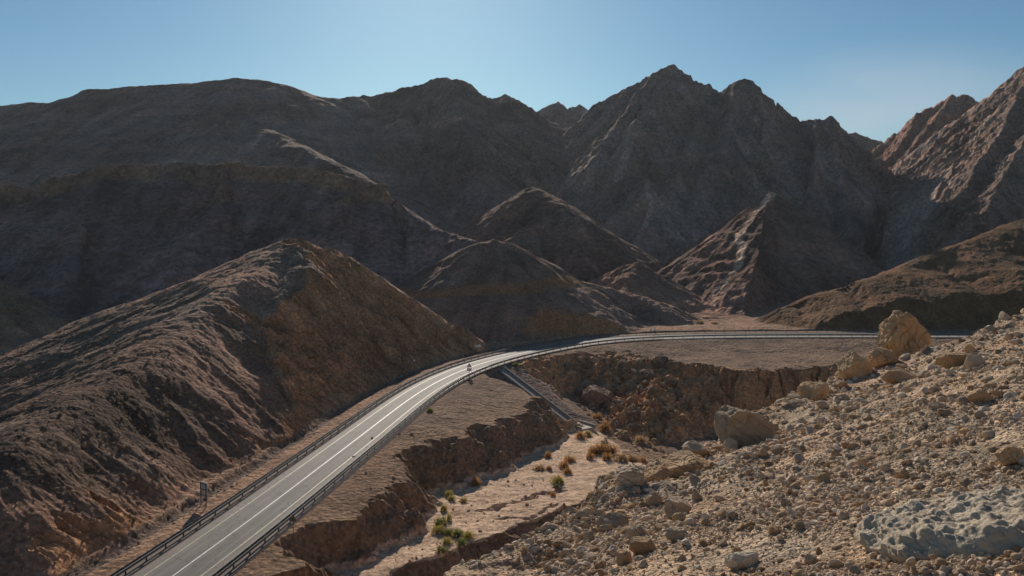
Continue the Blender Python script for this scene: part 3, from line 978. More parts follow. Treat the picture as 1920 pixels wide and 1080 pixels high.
boulder(1140, 765, 22, 14, 'pale brown block just below the slumped earth block', R_brown, 151, .9, 8, [], .07, surf='t', group='large blocks on the gully bank')
# the pitted slab
P = fg_pt(1805, 990)
V, Fc = rock_shape(6, 211, 9, (1, 1, 1), [(-.1, .0, 1, .8)], 0, 14)
lo, hi = V.min(0), V.max(0)
V = ((V - (lo + hi) / 2) / ((hi - lo) / 2)) * np.array([.92, 1.25, .27])
nn_ = V / np.array([.92, 1.25, .27]) ** 2
nn_ /= np.linalg.norm(nn_, axis=1)[:, None]
fp = rng.uniform(-1.1, 1.1, (1500, 3)) * np.array([.95, 1.25, .4])
dmin = np.full(len(V), 9.0)
for c_ in fp:
    dmin = np.minimum(dmin, np.linalg.norm(V - c_, axis=1))
lump = fbm(V[:, 0] * 3.5 + V[:, 2] * 2, V[:, 1] * 3.5 - V[:, 2] * 2, 5, 17, .6)
V = V + nn_ * (.06 * lump + .026 * (np.minimum(dmin / .085, 1) - .6) * (.5 + np.clip(.6 + lump, 0, 1.2)))[:, None]
o = mesh_from('boulder', V.astype(F32), Fc, R_pit)
o.location = (P[0], P[1], fg_z(P[0], P[1]) - .01)
o.rotation_euler = (math.radians(-7), math.radians(-14), math.radians(-20))
finish(o, 'broad white pitted slab bulging from the soil at the lower right', 'boulder', 'large boulders on the stony slope')

# scattered stones: foreground
r = np.random.default_rng(5)
NR = 78000
cand = []
us, vs = r.uniform(820, 2280, NR * 3), r.uniform(595, 1095, NR * 3)
pts = np.array([fg_pt(u, v) for u, v in zip(us, vs)])
bare = fbm(pts[:, 0] / 2.2, pts[:, 1] / 2.2, 3, 402)
ok = (r.random(len(pts)) < np.clip(.75 + 1.1 * bare, .12, 1)) & (poly_dist(pts[:, 0].astype(F32), pts[:, 1].astype(F32), fgpoly) < .15) & (pts[:, 1] > 4) & (pts[:, 1] < 60)
pts, us, vs = pts[ok][:NR], us[ok][:NR], vs[ok][:NR]
clump = fbm(pts[:, 0] / 3, pts[:, 1] / 3, 3, 401)
edge = -poly_dist(pts[:, 0].astype(F32), pts[:, 1].astype(F32), fgpoly)
rpx = 1.12 * (1 - r.random(len(pts))) ** (-1 / 2.3)
rpx *= np.clip(1 + .5 * clump, .5, 1.6) * (1 + .5 * np.exp(-edge / 3))
rpx = np.minimum(rpx, 11.5)
rad = rpx / FPX * pts[:, 1]
rad = np.minimum(rad, .42)
rpx = rad / pts[:, 1] * FPX
order = np.argsort(-np.where(us < 1930, rpx, 0))
NI = 235
proto_v = {(n, k): rock_shape(n, 500 + k, 7, (1, 1, 1), (), .0 if n < 4 else .06) for n in (1, 2, 4) for k in range(10)}


def rotm(r, tilt=.5):
    a, b, c = r.uniform(0, 6.283), r.normal(0, tilt), r.normal(0, tilt)
    ca, sa_, cb, sb, cc, sc = math.cos(a), math.sin(a), math.cos(b), math.sin(b), math.cos(c), math.sin(c)
    Rz = np.array([[ca, -sa_, 0], [sa_, ca, 0], [0, 0, 1]])
    Rx = np.array([[1, 0, 0], [0, cb, -sb], [0, sb, cb]])
    Ry = np.array([[cc, 0, sc], [0, 1, 0], [-sc, 0, cc]])
    return Rz @ Rx @ Ry


def ext3(r):
    return np.array([1.0, r.uniform(.6, .95), r.uniform(.4, .75)])


def stuff_rocks(name, label, P, R, rp_, mat_, colr, r):
    Vs, Fs, Cs, off = [], [], [], 0
    for p, rad_, px in zip(P, R, rp_):
        n = 2 if px > 4.5 else 1
        v, f = proto_v[(n, r.integers(10))]
        e = ext3(r)
        vv = (v * e * rad_) @ rotm(r).T
        vv = vv + p + np.array([0, 0, rad_ * e[2] * r.uniform(.1, .55)])
        Vs.append(vv.astype(F32))
        Fs.append(f + off)
        off += len(v)
        c = colr(r)
        Cs.append(np.tile(c, (len(v), 1)))
    o = mesh_from(name, np.concatenate(Vs), np.concatenate(Fs), mat_, np.concatenate(Cs).astype(F32), smooth=False)
    finish(o, label, kind='stuff')


M_rub = ground_mat('rubble_stone', 4.0, 22.0, .02, .35)


def fg_col(r):
    t = r.random()
    c = np.array([.53, .385, .26]) if t < .5 else np.array([.66, .53, .40]) if t < .80 else np.array([.40, .25, .14])
    return c * r.uniform(.78, 1.12)


rest = order[NI:]
gz_ = np.array([fg_z(p[0], p[1]) for p in pts])
pts[:, 2] = gz_
stuff_rocks('rubble', 'small tan stones littering the slope in front of the viewer', pts[rest], rad[rest], rpx[rest], M_rub, fg_col, r)
proto_me = []
for k in range(10):
    for mt in (R_tan, R_pale, R_grey):
        v, f = proto_v[(4, k)]
        ob = mesh_from('rock', v, f, mt, smooth=False)
        proto_me.append(ob.data)
        bpy.data.objects.remove(ob)
mid_ = []
for i in order[:NI]:
    k = int(r.integers(10)) * 3 + int(r.choice([0, 0, 1, 1, 2]))
    o = bpy.data.objects.new('rock', proto_me[k])
    COL.objects.link(o)
    e = ext3(r) * rad[i]
    o.scale = e
    o.rotation_euler = (r.normal(0, .35), r.normal(0, .35), r.uniform(0, 6.28))
    o.location = (pts[i][0], pts[i][1], pts[i][2] + e[2] * r.uniform(.15, .6))
    finish(o, 'loose angular stone lying among the rubble of the foreground slope', 'rock', 'loose stones on the stony slope')

# rocks on the gully bank and on the banks of the wash
r = np.random.default_rng(9)


def scatter_px(n, ulo, uhi, vlo, vhi, cond):
    o_ = []
    while len(o_) < n:
        u, v = r.uniform(ulo, uhi), r.uniform(vlo, vhi)
        p = hit(u, v, 85, 420)
        if cond(u, v, p):
            o_.append(p)
    return np.array(o_)


def in_poly(u, v, poly):
    return poly_dist(np.array([u], F32), np.array([v], F32), poly)[0] < 0


bank_poly = [(1040, 690), (1110, 672), (1230, 670), (1290, 705), (1270, 790), (1250, 850), (1190, 845), (1130, 800), (1090, 770)]
bp_ = scatter_px(900, 1040, 1300, 665, 860, lambda u, v, p: in_poly(u, v, bank_poly) and p[1] < 290)
bpx = np.minimum(2.2 * (1 - r.random(len(bp_))) ** (-1 / 2.0), 11)
brad = bpx / FPX * bp_[:, 1]
od = np.argsort(-bpx)


def bank_col(r):
    c = np.array([.36, .225, .125]) if r.random() < .7 else np.array([.45, .31, .20])
    return c * r.uniform(.75, 1.15)


stuff_rocks('ravine_rubble', 'brown broken rocks covering the gully bank below the road', bp_[od[30:]], brad[od[30:]], bpx[od[30:]] * 0, M_rub, bank_col, r)
br_me = []
for k in range(10):
    v, f = proto_v[(4, k)]
    ob = mesh_from('rock', v, f, R_brown, smooth=False)
    br_me.append(ob.data)
    bpy.data.objects.remove(ob)
for i in od[:30]:
    o = bpy.data.objects.new('rock', br_me[int(r.integers(10))])
    COL.objects.link(o)
    e = ext3(r) * brad[i]
    o.scale = e
    o.rotation_euler = (r.normal(0, .3), r.normal(0, .3), r.uniform(0, 6.28))
    o.location = (bp_[i][0], bp_[i][1], bp_[i][2] + e[2] * .3)
    finish(o, 'brown broken rock fallen on the gully bank below the road', 'rock', 'fallen rocks on the gully bank')
# debris at the feet of the road cuts and lower left slope
dp = scatter_px(1500, 0, 900, 640, 1078, lambda u, v, p: p[1] < 300 and road_dist(np.array([p[0]], F32), np.array([p[1]], F32))[0][0] > 9.5
                and (u < 330 or road_dist(np.array([p[0]], F32), np.array([p[1]], F32))[0][0] < 17))
dpx = np.minimum(1.0 * (1 - r.random(len(dp))) ** (-1 / 2.4), 4.5)
stuff_rocks('debris', 'scattered brown rocks on the lower left slope and along the ditch', dp, dpx / FPX * dp[:, 1], dpx * 0, M_rub, bank_col, r)
wp = scatter_px(500, 660, 1060, 800, 1060, lambda u, v, p: p[1] < 260)
wpx_ = np.minimum(.9 * (1 - r.random(len(wp))) ** (-1 / 2.4), 4)
stuff_rocks('pebbles', 'small stones strewn over the wash floor and its bank', wp, wpx_ / FPX * wp[:, 1], wpx_ * 0, M_rub, bank_col, r)
print('rocks', round(time.time() - T0, 1))


# ------------------------------------------------------------------ road
def ribbon(name, o0, o1, z, mat, i0=0, i1=None, step=1, parent=None, smooth=True):
    P, Nn = ROAD[i0:i1:step], NRM[i0:i1:step]
    nn = len(P)
    ks = np.linspace(o0, o1, 2 if abs(o1 - o0) < 2.5 else 72)
    V = np.concatenate([np.concatenate([P + Nn * k_, np.full((nn, 1), z)], 1) for k_ in ks])
    Fq = []
    for j in range(len(ks) - 1):
        a = np.arange(nn - 1) + j * nn
        Fq.append(np.stack([a, a + 1, a + 1 + nn, a + nn], 1)[:, ::-1])
    return mesh_from(name, V, np.concatenate(Fq), mat, smooth=smooth, parent=parent)


def asphalt():
    m, nt = new_mat('asphalt')
    L = nt.links
    b = principled(nt, .78, .22)
    tc = N(nt, 'ShaderNodeTexCoord')
    na = N(nt, 'ShaderNodeTexNoise', i_Scale=.25, i_Detail=6.0, i_Roughness=.6)
    nb = N(nt, 'ShaderNodeTexNoise', i_Scale=5.0, i_Detail=4.0, i_Roughness=.7)
    vo = N(nt, 'ShaderNodeTexVoronoi', i_Scale=.13)
    vo.feature = 'DISTANCE_TO_EDGE'
    for n in (na, nb):
        L.new(tc.outputs['Object'], n.inputs['Vector'])
    wr = N(nt, 'ShaderNodeVectorMath', operation='MULTIPLY_ADD')
    L.new(na.outputs['Color'], wr.inputs[0])
    wr.inputs[1].default_value = (5, 5, 5)
    L.new(tc.outputs['Object'], wr.inputs[2])
    L.new(wr.outputs[0], vo.inputs['Vector'])
    ad = N(nt, 'ShaderNodeMath', operation='MULTIPLY_ADD')
    ad.inputs[1].default_value = .5
    L.new(nb.outputs['Fac'], ad.inputs[0])
    L.new(na.outputs['Fac'], ad.inputs[2])
    rp_ = N(nt, 'ShaderNodeValToRGB')
    rp_.color_ramp.elements[0].position = .55
    rp_.color_ramp.elements[0].color = (.80, .80, .80, 1)
    rp_.color_ramp.elements[1].position = .95
    rp_.color_ramp.elements[1].color = (1.15, 1.15, 1.15, 1)
    L.new(ad.outputs[0], rp_.inputs[0])
    cr = N(nt, 'ShaderNodeMath', operation='GREATER_THAN')
    cr.inputs[1].default_value = .006
    L.new(vo.outputs['Distance'], cr.inputs[0])
    mx = N(nt, 'ShaderNodeMix', data_type='RGBA')
    mx.inputs['A'].default_value = (.045, .04, .037, 1)
    L.new(cr.outputs[0], mx.inputs['Factor'])
    sa_ = N(nt, 'ShaderNodeAttribute', attribute_name='soil')
    ml = N(nt, 'ShaderNodeVectorMath', operation='MULTIPLY')
    L.new(sa_.outputs['Color'], ml.inputs[0])
    L.new(rp_.outputs[0], ml.inputs[1])
    L.new(ml.outputs[0], mx.inputs['B'])
    L.new(mx.outputs['Result'], b.inputs['Base Color'])
    bp = N(nt, 'ShaderNodeBump')
    bp.inputs['Distance'].default_value = .012
    L.new(nb.outputs['Fac'], bp.inputs['Height'])
    L.new(bp.outputs[0], b.inputs['Normal'])
    return m


def plain(name, col, rough=.6, spec=.3, metal=0.0, var=.25, sc=3.0):
    m, nt = new_mat(name)
    L = nt.links
    b = principled(nt, rough, spec)
    b.inputs['Metallic'].default_value = metal
    gm = N(nt, 'ShaderNodeNewGeometry')
    na = N(nt, 'ShaderNodeTexNoise', i_Scale=sc, i_Detail=5.0)
    L.new(gm.outputs['Position'], na.inputs['Vector'])
    mr = N(nt, 'ShaderNodeMapRange')
    mr.inputs[1].default_value = .3
    mr.inputs[2].default_value = .7
    mr.inputs[3].default_value = 1 - var
    mr.inputs[4].default_value = 1 + var
    L.new(na.outputs['Fac'], mr.inputs[0])
    rgb = N(nt, 'ShaderNodeRGB')
    rgb.outputs[0].default_value = (*col, 1)
    mx = N(nt, 'ShaderNodeVectorMath', operation='SCALE')
    L.new(rgb.outputs[0], mx.inputs[0])
    L.new(mr.outputs[0], mx.inputs['Scale'])
    L.new(mx.outputs[0], b.inputs['Base Color'])
    return m


M_asph = asphalt()
M_white = plain('white_line_paint', (.68, .67, .64), .6, .35, 0, .3, 1.2)
M_yel = plain('yellow_line_paint', (.60, .48, .26), .6, .35, 0, .35, 1.2)
M_conc = plain('concrete', (.40, .35, .29), .85, .25, 0, .2, 1.5)
M_conc_d = plain('old_concrete', (.27, .235, .195), .9, .2, 0, .25, 1.2)
M_galv = plain('galvanised_steel', (.13, .125, .115), .55, .4, .3, .2, 2.0)
M_post = plain('weathered_steel', (.075, .068, .06), .7, .3, .2, .2, 2.0)
M_gravel = plain('gravel_shoulder', (.24, .19, .155), .95, .1, 0, .3, 4.0)
rd = ribbon('road', -4.7, 4.7, 0, M_asph)
_n = len(ROAD)
_k = len(rd.data.vertices) // _n
_lat = np.repeat(np.linspace(-4.7, 4.7, _k), _n)
_lon = np.tile(np.arange(_n) * 2.0, _k)
_wear = np.zeros(_n * _k)
for c_ in (-2.45, -.95, .95, 2.45):
    _wear -= .20 * np.exp(-((_lat - c_) / .32) ** 2)
_wear -= .16 * (np.exp(-((_lat - 1.7) / .22) ** 2) + np.exp(-((_lat + 1.7) / .22) ** 2)) * (.6 + perlin(_lon / 30, _lat * 0, 520))
_wear += .30 * fbm(_lon / 45, _lat / .8, 4, 521) + .18 * (np.abs(_lat) > 3.5)
_wear -= .15 * (_lat < 0)
_c = np.clip(1 + _wear, .5, 1.6)[:, None] * np.array([.148, .134, .118])
_du = sstep(3.7, 4.7, np.abs(_lat) + .55 * fbm(_lon / 9, _lat / 1.5, 4, 523))[:, None] * .75
_c = _c * (1 - _du) + np.array([.215, .165, .125]) * _du
_at = rd.data.color_attributes.new('soil', 'FLOAT_COLOR', 'POINT')
_at.data.foreach_set('color', np.concatenate([_c, np.ones((len(_c), 1))], 1).astype(F32).ravel())
finish(rd, 'two lane asphalt road curving from the lower left to the right', kind='structure')
finish(ribbon('road_marking', -.09, .09, .008, M_white), 'white line along the middle of the road', kind='structure')
finish(ribbon('road_marking', 3.31, 3.42, .008, M_yel), 'yellow edge line on the outer side of the road', kind='structure')
finish(ribbon('road_marking', -3.41, -3.3, .008, M_yel), 'yellow edge line on the inner side of the road', kind='structure')
sgrid = np.arange(len(ROAD)) * 2.0


def idx_at(u, v):
    p = PZ(u, v, 0)[:2]
    return int(np.argmin(np.linalg.norm(ROAD - p, axis=1)))


ia, ib = idx_at(470, 1010), idx_at(1000, 660)
finish(ribbon('gutter', -5.6, -4.75, .004, M_conc, ia, ib + 20), 'pale concrete gutter strip beside the inner guard rail', kind='structure')
finish(ribbon('gutter', -8.6, -4.75, .004, M_conc, ib + 30), 'pale gravel shoulder outside the road at the far straight', kind='structure')
finish(ribbon('verge', 4.7, 6.8, -.004, M_gravel), 'dirt verge under the outer guard rail', kind='structure')
finish(ribbon('verge', -6.9, -4.7, -.004, M_gravel), 'dirt verge under the inner guard rail', kind='structure')


# ------------------------------------------------------------------ guard rails
def tube_along(P3, prof):
    """sweep a closed profile (offset sideways, up) along points"""
    n, k = len(P3), len(prof)
    t = np.gradient(P3, axis=0)
    t /= np.linalg.norm(t, axis=1)[:, None]
    nn = np.stack([-t[:, 1], t[:, 0], 0 * t[:, 0]], 1)
    nn /= np.linalg.norm(nn, axis=1)[:, None]
    V = np.concatenate([P3 + nn * a + np.array([0, 0, b]) for a, b in prof])
    Fq = []
    for j in range(k):
        a = np.arange(n - 1) + j * n
        b = np.arange(n - 1) + ((j + 1) % k) * n
        Fq.append(np.stack([a, a + 1, b + 1, b], 1))
    return V, np.concatenate(Fq)


def box(cx, cy, cz, hx, hy, hz_, rot=0):
    c, s_ = math.cos(rot), math.sin(rot)
    v = []
    for dx in (-hx, hx):
        for dy in (-hy, hy):
            for dz in (-hz_, hz_):
                v.append((cx + dx * c - dy * s_, cy + dx * s_ + dy * c, cz + dz))
    f = [(0, 1, 3, 2), (4, 6, 7, 5), (0, 4, 5, 1), (2, 3, 7, 6), (0, 2, 6, 4), (1, 5, 7, 3)]
    return np.array(v), np.array(f)


def join(parts):
    Vs, Fs, off = [], [], 0
    for v, f in parts:
        Vs.append(v)
        Fs.append(f + off)
        off += len(v)
    return np.concatenate(Vs), np.concatenate(Fs)


def empty(name, loc, label, cat, group=None):
    o = bpy.data.objects.new(name, None)
    COL.objects.link(o)
    o.location = loc
    o.empty_display_size = .3
    return finish(o, label, cat, group)


WP = [(.0, -.155), (.045, -.12), (.05, -.075), (.0, -.02), (.0, .02), (.05, .075), (.045, .12), (.0, .155), (-.012, .155), (.03, .12), (.035, .08), (-.015, .02), (-.015, -.02), (.035, -.08), (.03, -.12), (-.012, -.155)]


WP = [(a * 1.3, b * 1.3) for a, b in WP]


def guard_rail(off, label, gap=.26, spacing=4.0):
    i0 = max(0, idx_at(205, 1080) - 14)
    Pn = np.concatenate([ROAD + NRM * off, np.zeros((len(ROAD), 1))], 1)[i0:-80]
    nm = NRM[i0:-80]
    root = empty('guard_rail', Pn[0], label, 'guard rail', 'guard rails along the road')
    base_ = Pn[0]
    sgn = [(-1, WP), (1, WP)]
    for sd in (-1, 1):
        Pb = np.concatenate([ROAD + NRM * (off + sd * gap), np.full((len(ROAD), 1), .70)], 1)[i0:-80]
        prof = [(a * sd, b) for a, b in WP]
        v, f = tube_along(Pb - base_, prof)
        mesh_from('rail_beam', v, f, M_galv, smooth=False, parent=root)
    dense = even(Pn, spacing)
    tg = np.gradient(dense, axis=0)
    pv, pf = join([box(0, 0, .26, .06, .08, .70), box(0, 0, .70, .07, gap - .02, .07), box(0, 0, .99, .04, .06, .03)])
    pm = None
    extra_ = []
    for i, (p, t) in enumerate(zip(dense, tg)):
        a = math.atan2(t[1], t[0])
        if i < 95:
            if pm is None:
                o = mesh_from('post', pv, pf, M_post, smooth=False, parent=root)
                pm = o.data
            else:
                o = bpy.data.objects.new('post', pm)
                COL.objects.link(o)
                o.parent = root
            o.location = Vector(p - base_)
            o.rotation_euler = (0, 0, a)
        else:
            c, s_ = math.cos(a), math.sin(a)
            v = pv.copy()
            v[:, 0], v[:, 1] = pv[:, 0] * c - pv[:, 1] * s_, pv[:, 0] * s_ + pv[:, 1] * c
            extra_.append((v + p - base_, pf))
    if extra_:
        v, f = join(extra_)
        o = mesh_from('far_posts', v, f, M_post, smooth=False, parent=root)
        o['kind'] = 'stuff'


guard_rail(5.9, 'double beam steel guard rail on the outer hill side of the road')
guard_rail(-5.9, 'double beam steel guard rail on the inner side above the wash')

# ------------------------------------------------------------------ signs
M_signback = plain('sign_back', (.30, .27, .24), .5, .4, .3, .15, 2)
M_signgrey = plain('sign_grey', (.62, .58, .52), .5, .4, 0, .1, 2)
M_red = plain('sign_red', (.42, .05, .04), .5, .4, 0, .1, 2)
M_signwhite = plain('sign_white', (.75, .74, .72), .5, .4, 0, .08, 2)
M_rust = plain('brown_sign_back', (.17, .12, .09), .6, .3, .2, .2, 2)


def disc(r_, th, n=24, rot=0, shape=None):
    """flat plate facing -y, centred on the origin, with rounded outline"""
    if shape is None:
        ring = [(r_ * math.cos(2 * math.pi * i / n), r_ * math.sin(2 * math.pi * i / n)) for i in range(n)]
    else:
        ring = shape
    n = len(ring)
    v = [(x_, -th / 2, z_) for x_, z_ in ring] + [(x_, th / 2, z_) for x_, z_ in ring] + [(0, -th / 2, 0), (0, th / 2, 0)]
    f = []
    for i in range(n):
        j = (i + 1) % n
        f += [(i, j, 2 * n), (n + j, n + i, 2 * n + 1), (i, n + i, j), (j, n + i, n + j)]
    return np.array(v), np.array(f)


def tri(sz, inv=False):
    pts_ = []
    for k in range(3):
        a = math.pi / 2 + k * 2 * math.pi / 3 + (math.pi if inv else 0)
        for da in (-.16, 0, .16):
            pts_.append((sz * math.cos(a + da) * (1 if da == 0 else .93), sz * math.sin(a + da) * (1 if da == 0 else .93)))
    return pts_


def rod(h, r_=.04, n=8):
    v = [(r_ * math.cos(2 * math.pi * i / n), r_ * math.sin(2 * math.pi * i / n), z_) for z_ in (-.4, h) for i in range(n)]
    f = [(i, (i + 1) % n, (i + 1) % n + n, i + n) for i in range(n)]
    return np.array(v), np.array(f)


# back of the large information board
p = hit(383, 948)
rt = empty('road_sign', p, 'rectangular information board on two posts seen from behind beside the outer guard rail', 'road sign')
rt.rotation_euler = (0, 0, math.radians(-38))
HS = p[1] / FPX
W_, top_, bot_ = 20 * HS / .80, 46 * HS, 17 * HS
v, f = box(0, 0, (top_ + bot_) / 2, W_ / 2, .03, (top_ - bot_) / 2)
pn_ = mesh_from('panel', v, f, M_signgrey, smooth=False, parent=rt)
for sx in (-1, 1):
    v, f = box(sx * W_ * .36, -.09, top_ * .46, .06, .05, top_ * .5)
    mesh_from('post', v, f, M_rust, smooth=False, parent=rt)
for zz in (.12, .5, .88):
    v, f = box(0, -.055, bot_ + (top_ - bot_) * zz, W_ * .47, .022, .06)
    mesh_from('brace', v, f, M_rust, smooth=False, parent=rt)

# triangular sign at the inner rail, seen from behind
p = hit(550, 1000)
rt = empty('warning_sign', p, 'brown triangular sign seen from behind at the near inner rail', 'road sign')
rt.rotation_euler = (0, 0, math.radians(-15))
hgt = 32 * p[1] / FPX
v, f = rod(hgt, .045)
mesh_from('post', v, f, M_rust, parent=rt)
v, f = disc(0, .03, shape=tri(.62))
o = mesh_from('plate', v, f, M_rust, smooth=False, parent=rt)
o.location = (0, -.06, hgt - .25)

# red and white sign at the inner rail
i_ = idx_at(893, 681.7)
q2 = ROAD[idx_at(866, 694)] - NRM[idx_at(866, 694)] * 6.9
p = np.array([q2[0], q2[1], float(terrain_z(q2[0], q2[1]))])
p = np.append(PZ(880, 706, 0)[:2], 0)
p[2] = terrain_z(p[0], p[1])
rt = empty('warning_sign', p, 'red triangle sign above a pale plate at the inner rail of the bend', 'road sign')
v, f = rod(3.5, .045)
mesh_from('post', v, f, M_post, parent=rt)
v, f = disc(0, .03, shape=tri(.72))
o = mesh_from('plate', v, f, M_red, smooth=False, parent=rt)
o.location = (0, -.07, 3.1)
v, f = disc(0, .03, shape=tri(.42))
w2 = mesh_from('face', v, f, M_signwhite, smooth=False, parent=o)
w2.location = (0, -.02, -.02)
v, f = box(0, -.07, 2.1, .62, .015, .42)
mesh_from('lower_plate', v, f, M_signgrey, smooth=False, parent=rt)

# small triangle sign by the outer rail
p = hit(777, 699)
rt = empty('warning_sign', p, 'small pale pink triangle sign on a tall thin post beside the outer rail', 'road sign')
hh = 25 * p[1] / FPX
v, f = rod(hh, .05)
mesh_from('post', v, f, M_post, parent=rt)
v, f = disc(0, .03, shape=tri(.66))
o = mesh_from('plate', v, f, M_red, smooth=False, parent=rt)
o.location = (0, -.07, hh - .2)
v, f = disc(0, .03, shape=tri(.46))
w2 = mesh_from('face', v, f, M_signwhite, smooth=False, parent=o)
w2.location = (0, -.02, -.02)


def disc_sign(u, v_, hpx, rpx_, label, group):
    p = hit(u, v_)
    k_ = p[1] / FPX
    rt = empty('marker_sign', p, label, 'road sign', group)
    v, f = rod(hpx * k_, .05)
    mesh_from('post', v, f, M_post, parent=rt)
    v, f = disc(rpx_ * k_, .04)
    o = mesh_from('plate', v, f, M_signwhite, smooth=False, parent=rt)
    o.location = (0, -.08, hpx * k_)


disc_sign(894, 658, 9, 2.6, 'left one of the two round white signs where the outer verge narrows', 'round white signs at the near bend')
disc_sign(899.5, 657.5, 9, 2.6, 'right one of the two round white signs where the outer verge narrows', 'round white signs at the near bend')
disc_sign(1220, 626, 8, 2.3, 'left one of the two small white discs behind the far rail', 'round white signs on the far straight')
disc_sign(1228, 626, 8, 2.3, 'right one of the two small white discs behind the far rail', 'round white signs on the far straight')

# ------------------------------------------------------------------ drainage chute
ch0, ch1 = np.array([*c0[:2], c0[2] + .05]), np.array([*c1[:2], c1[2] + .05])
rt = empty('drainage_chute', ch0, 'concrete drainage chute running from the road edge down to the wash', 'drain')
ln = np.array([ch0 + (ch1 - ch0) * t for t in np.linspace(0, 1, 24)]) - ch0
ang = math.atan2(cu_[1], cu_[0])
v, f = tube_along(ln, [(-1.35, -.5), (-1.35, -.08), (1.35, -.08), (1.35, -.5)])
mesh_from('channel_floor', v, f, M_conc_d, smooth=False, parent=rt)
for sd in (-1, 1):
    v, f = tube_along(ln, [(sd * 1.4 - .13, -.6), (sd * 1.4 - .13, .30), (sd * 1.4 + .13, .30), (sd * 1.4 + .13, -.6)])
    mesh_from('side_wall', v, f, M_conc, smooth=False, parent=rt)
e0 = ch1 - ch0
ax = np.array([math.cos(ang), math.sin(ang), 0])
ap = [e0 + ax * t for t in (0, 3.0, 6.2)]
v, f = tube_along(np.array(ap), [(-2.2, -.7), (-2.2, -.02), (2.2, -.02), (2.2, -.7)])
f = np.vstack([f, [[2, 5, 8, 11], [0, 9, 6, 3]]])
mesh_from('apron', v, f, M_conc, smooth=False, parent=rt)
for sd in (-1, 1):
    v, f = tube_along(np.array(ap), [(sd * 2.35 - .15, -.7), (sd * 2.35 - .15, .55), (sd * 2.35 + .15, .55), (sd * 2.35 + .15, -.7)])
    f = np.vstack([f, [[2, 5, 8, 11], [0, 9, 6, 3]]])
    mesh_from('apron_kerb', v, f, M_conc, smooth=False, parent=rt)
v, f = box(*(ax * -.9)[:2], .05, .6, 2.4, .3, ang)
mesh_from('inlet_slab', v, f, M_conc, smooth=False, parent=rt)


# ------------------------------------------------------------------ shrubs
def leaf_mat(name, c1, c2):
    m, nt = new_mat(name)
    b = principled(nt, .8, .15)
    gm = N(nt, 'ShaderNodeNewGeometry')
    rp_ = N(nt, 'ShaderNodeValToRGB')
    rp_.color_ramp.elements[0].color = (*c1, 1)
    rp_.color_ramp.elements[1].color = (*c2, 1)
    nt.links.new(gm.outputs['Random Per Island'], rp_.inputs[0])
    nt.links.new(rp_.outputs[0], b.inputs['Base Color'])
    tr = N(nt, 'ShaderNodeBsdfTranslucent')
    nt.links.new(rp_.outputs[0], tr.inputs[0])
    mxs = N(nt, 'ShaderNodeMixShader')
    mxs.inputs[0].default_value = .5
    nt.links.new(b.outputs[0], mxs.inputs[1])
    nt.links.new(tr.outputs[0], mxs.inputs[2])
    nt.links.new(mxs.outputs[0], nt.nodes['Material Output'].inputs[0])
    return m


L_dry = leaf_mat('dry_twigs', (.26, .13, .05), (.50, .28, .11))
L_olive = leaf_mat('olive_leaves', (.26, .21, .05), (.44, .37, .12))
L_green = leaf_mat('green_leaves', (.12, .13, .03), (.24, .25, .07))
L_straw = leaf_mat('straw_twigs', (.30, .19, .10), (.52, .36, .20))


def shrub_mesh(seed, mat, n=900):
    r_ = np.random.default_rng(seed)
    th = r_.uniform(0, 2 * np.pi, n)
    el = np.arcsin(r_.uniform(.02, 1, n))
    lump = 1 + .3 * np.sin(3 * th + seed) + .15 * np.sin(7 * th + 2 * seed)
    d_ = np.stack([np.cos(th) * np.cos(el), np.sin(th) * np.cos(el), np.sin(el) * .75], 1)
    rr_ = r_.uniform(.35, 1.0, n) ** .6 * lump * .9
    c_ = d_ * rr_[:, None]
    up = d_ + r_.normal(0, .45, (n, 3))
    up /= np.linalg.norm(up, axis=1)[:, None]
    sd = np.cross(up, r_.normal(size=(n, 3)))
    sd /= np.linalg.norm(sd, axis=1)[:, None]
    ln_ = r_.uniform(.12, .28, n)[:, None]
    wd = r_.uniform(.02, .05, n)[:, None]
    V = np.stack([c_ - up * ln_ * .5 - sd * wd * .5, c_ - up * ln_ * .5 + sd * wd * .5, c_ + up * ln_ * .3 + sd * wd, c_ + up * ln_ * .7], 1).reshape(-1, 3)
    V[:, 2] = np.maximum(V[:, 2], -.02)
    Fq = np.arange(n * 4).reshape(n, 4)
    ob = mesh_from('foliage', V, Fq, mat, smooth=False)
    me = ob.data
    bpy.data.objects.remove(ob)
    # twigs from the root
    parts = []
    for k in range(14):
        a, e = r_.uniform(0, 6.28), r_.uniform(.3, 1.3)
        tip = np.array([math.cos(a) * math.cos(e), math.sin(a) * math.cos(e), math.sin(e) * .75]) * r_.uniform(.6, .9)
        s2 = np.cross(tip, [0, 0, 1])
        s2 = s2 / (np.linalg.norm(s2) + 1e-6) * .025
        u2 = np.array([0, 0, .025])
        v_ = np.array([-s2, s2, u2, tip - s2 * .3, tip + s2 * .3, tip + u2 * .3])
        parts.append((v_, np.array([(0, 1, 4, 3), (1, 2, 5, 4), (2, 0, 3, 5)])))
    v_, f_ = join(parts)
    ob = mesh_from('twigs', v_, f_, M_rust, smooth=False)
    mt_ = ob.data
    bpy.data.objects.remove(ob)
    return me, mt_


SH = {k: [shrub_mesh(s_ * 7 + i_, mt_) for i_ in range(3)] for s_, (k, mt_) in enumerate((('dry', L_dry), ('olive', L_olive), ('green', L_green), ('straw', L_straw)), 1)}


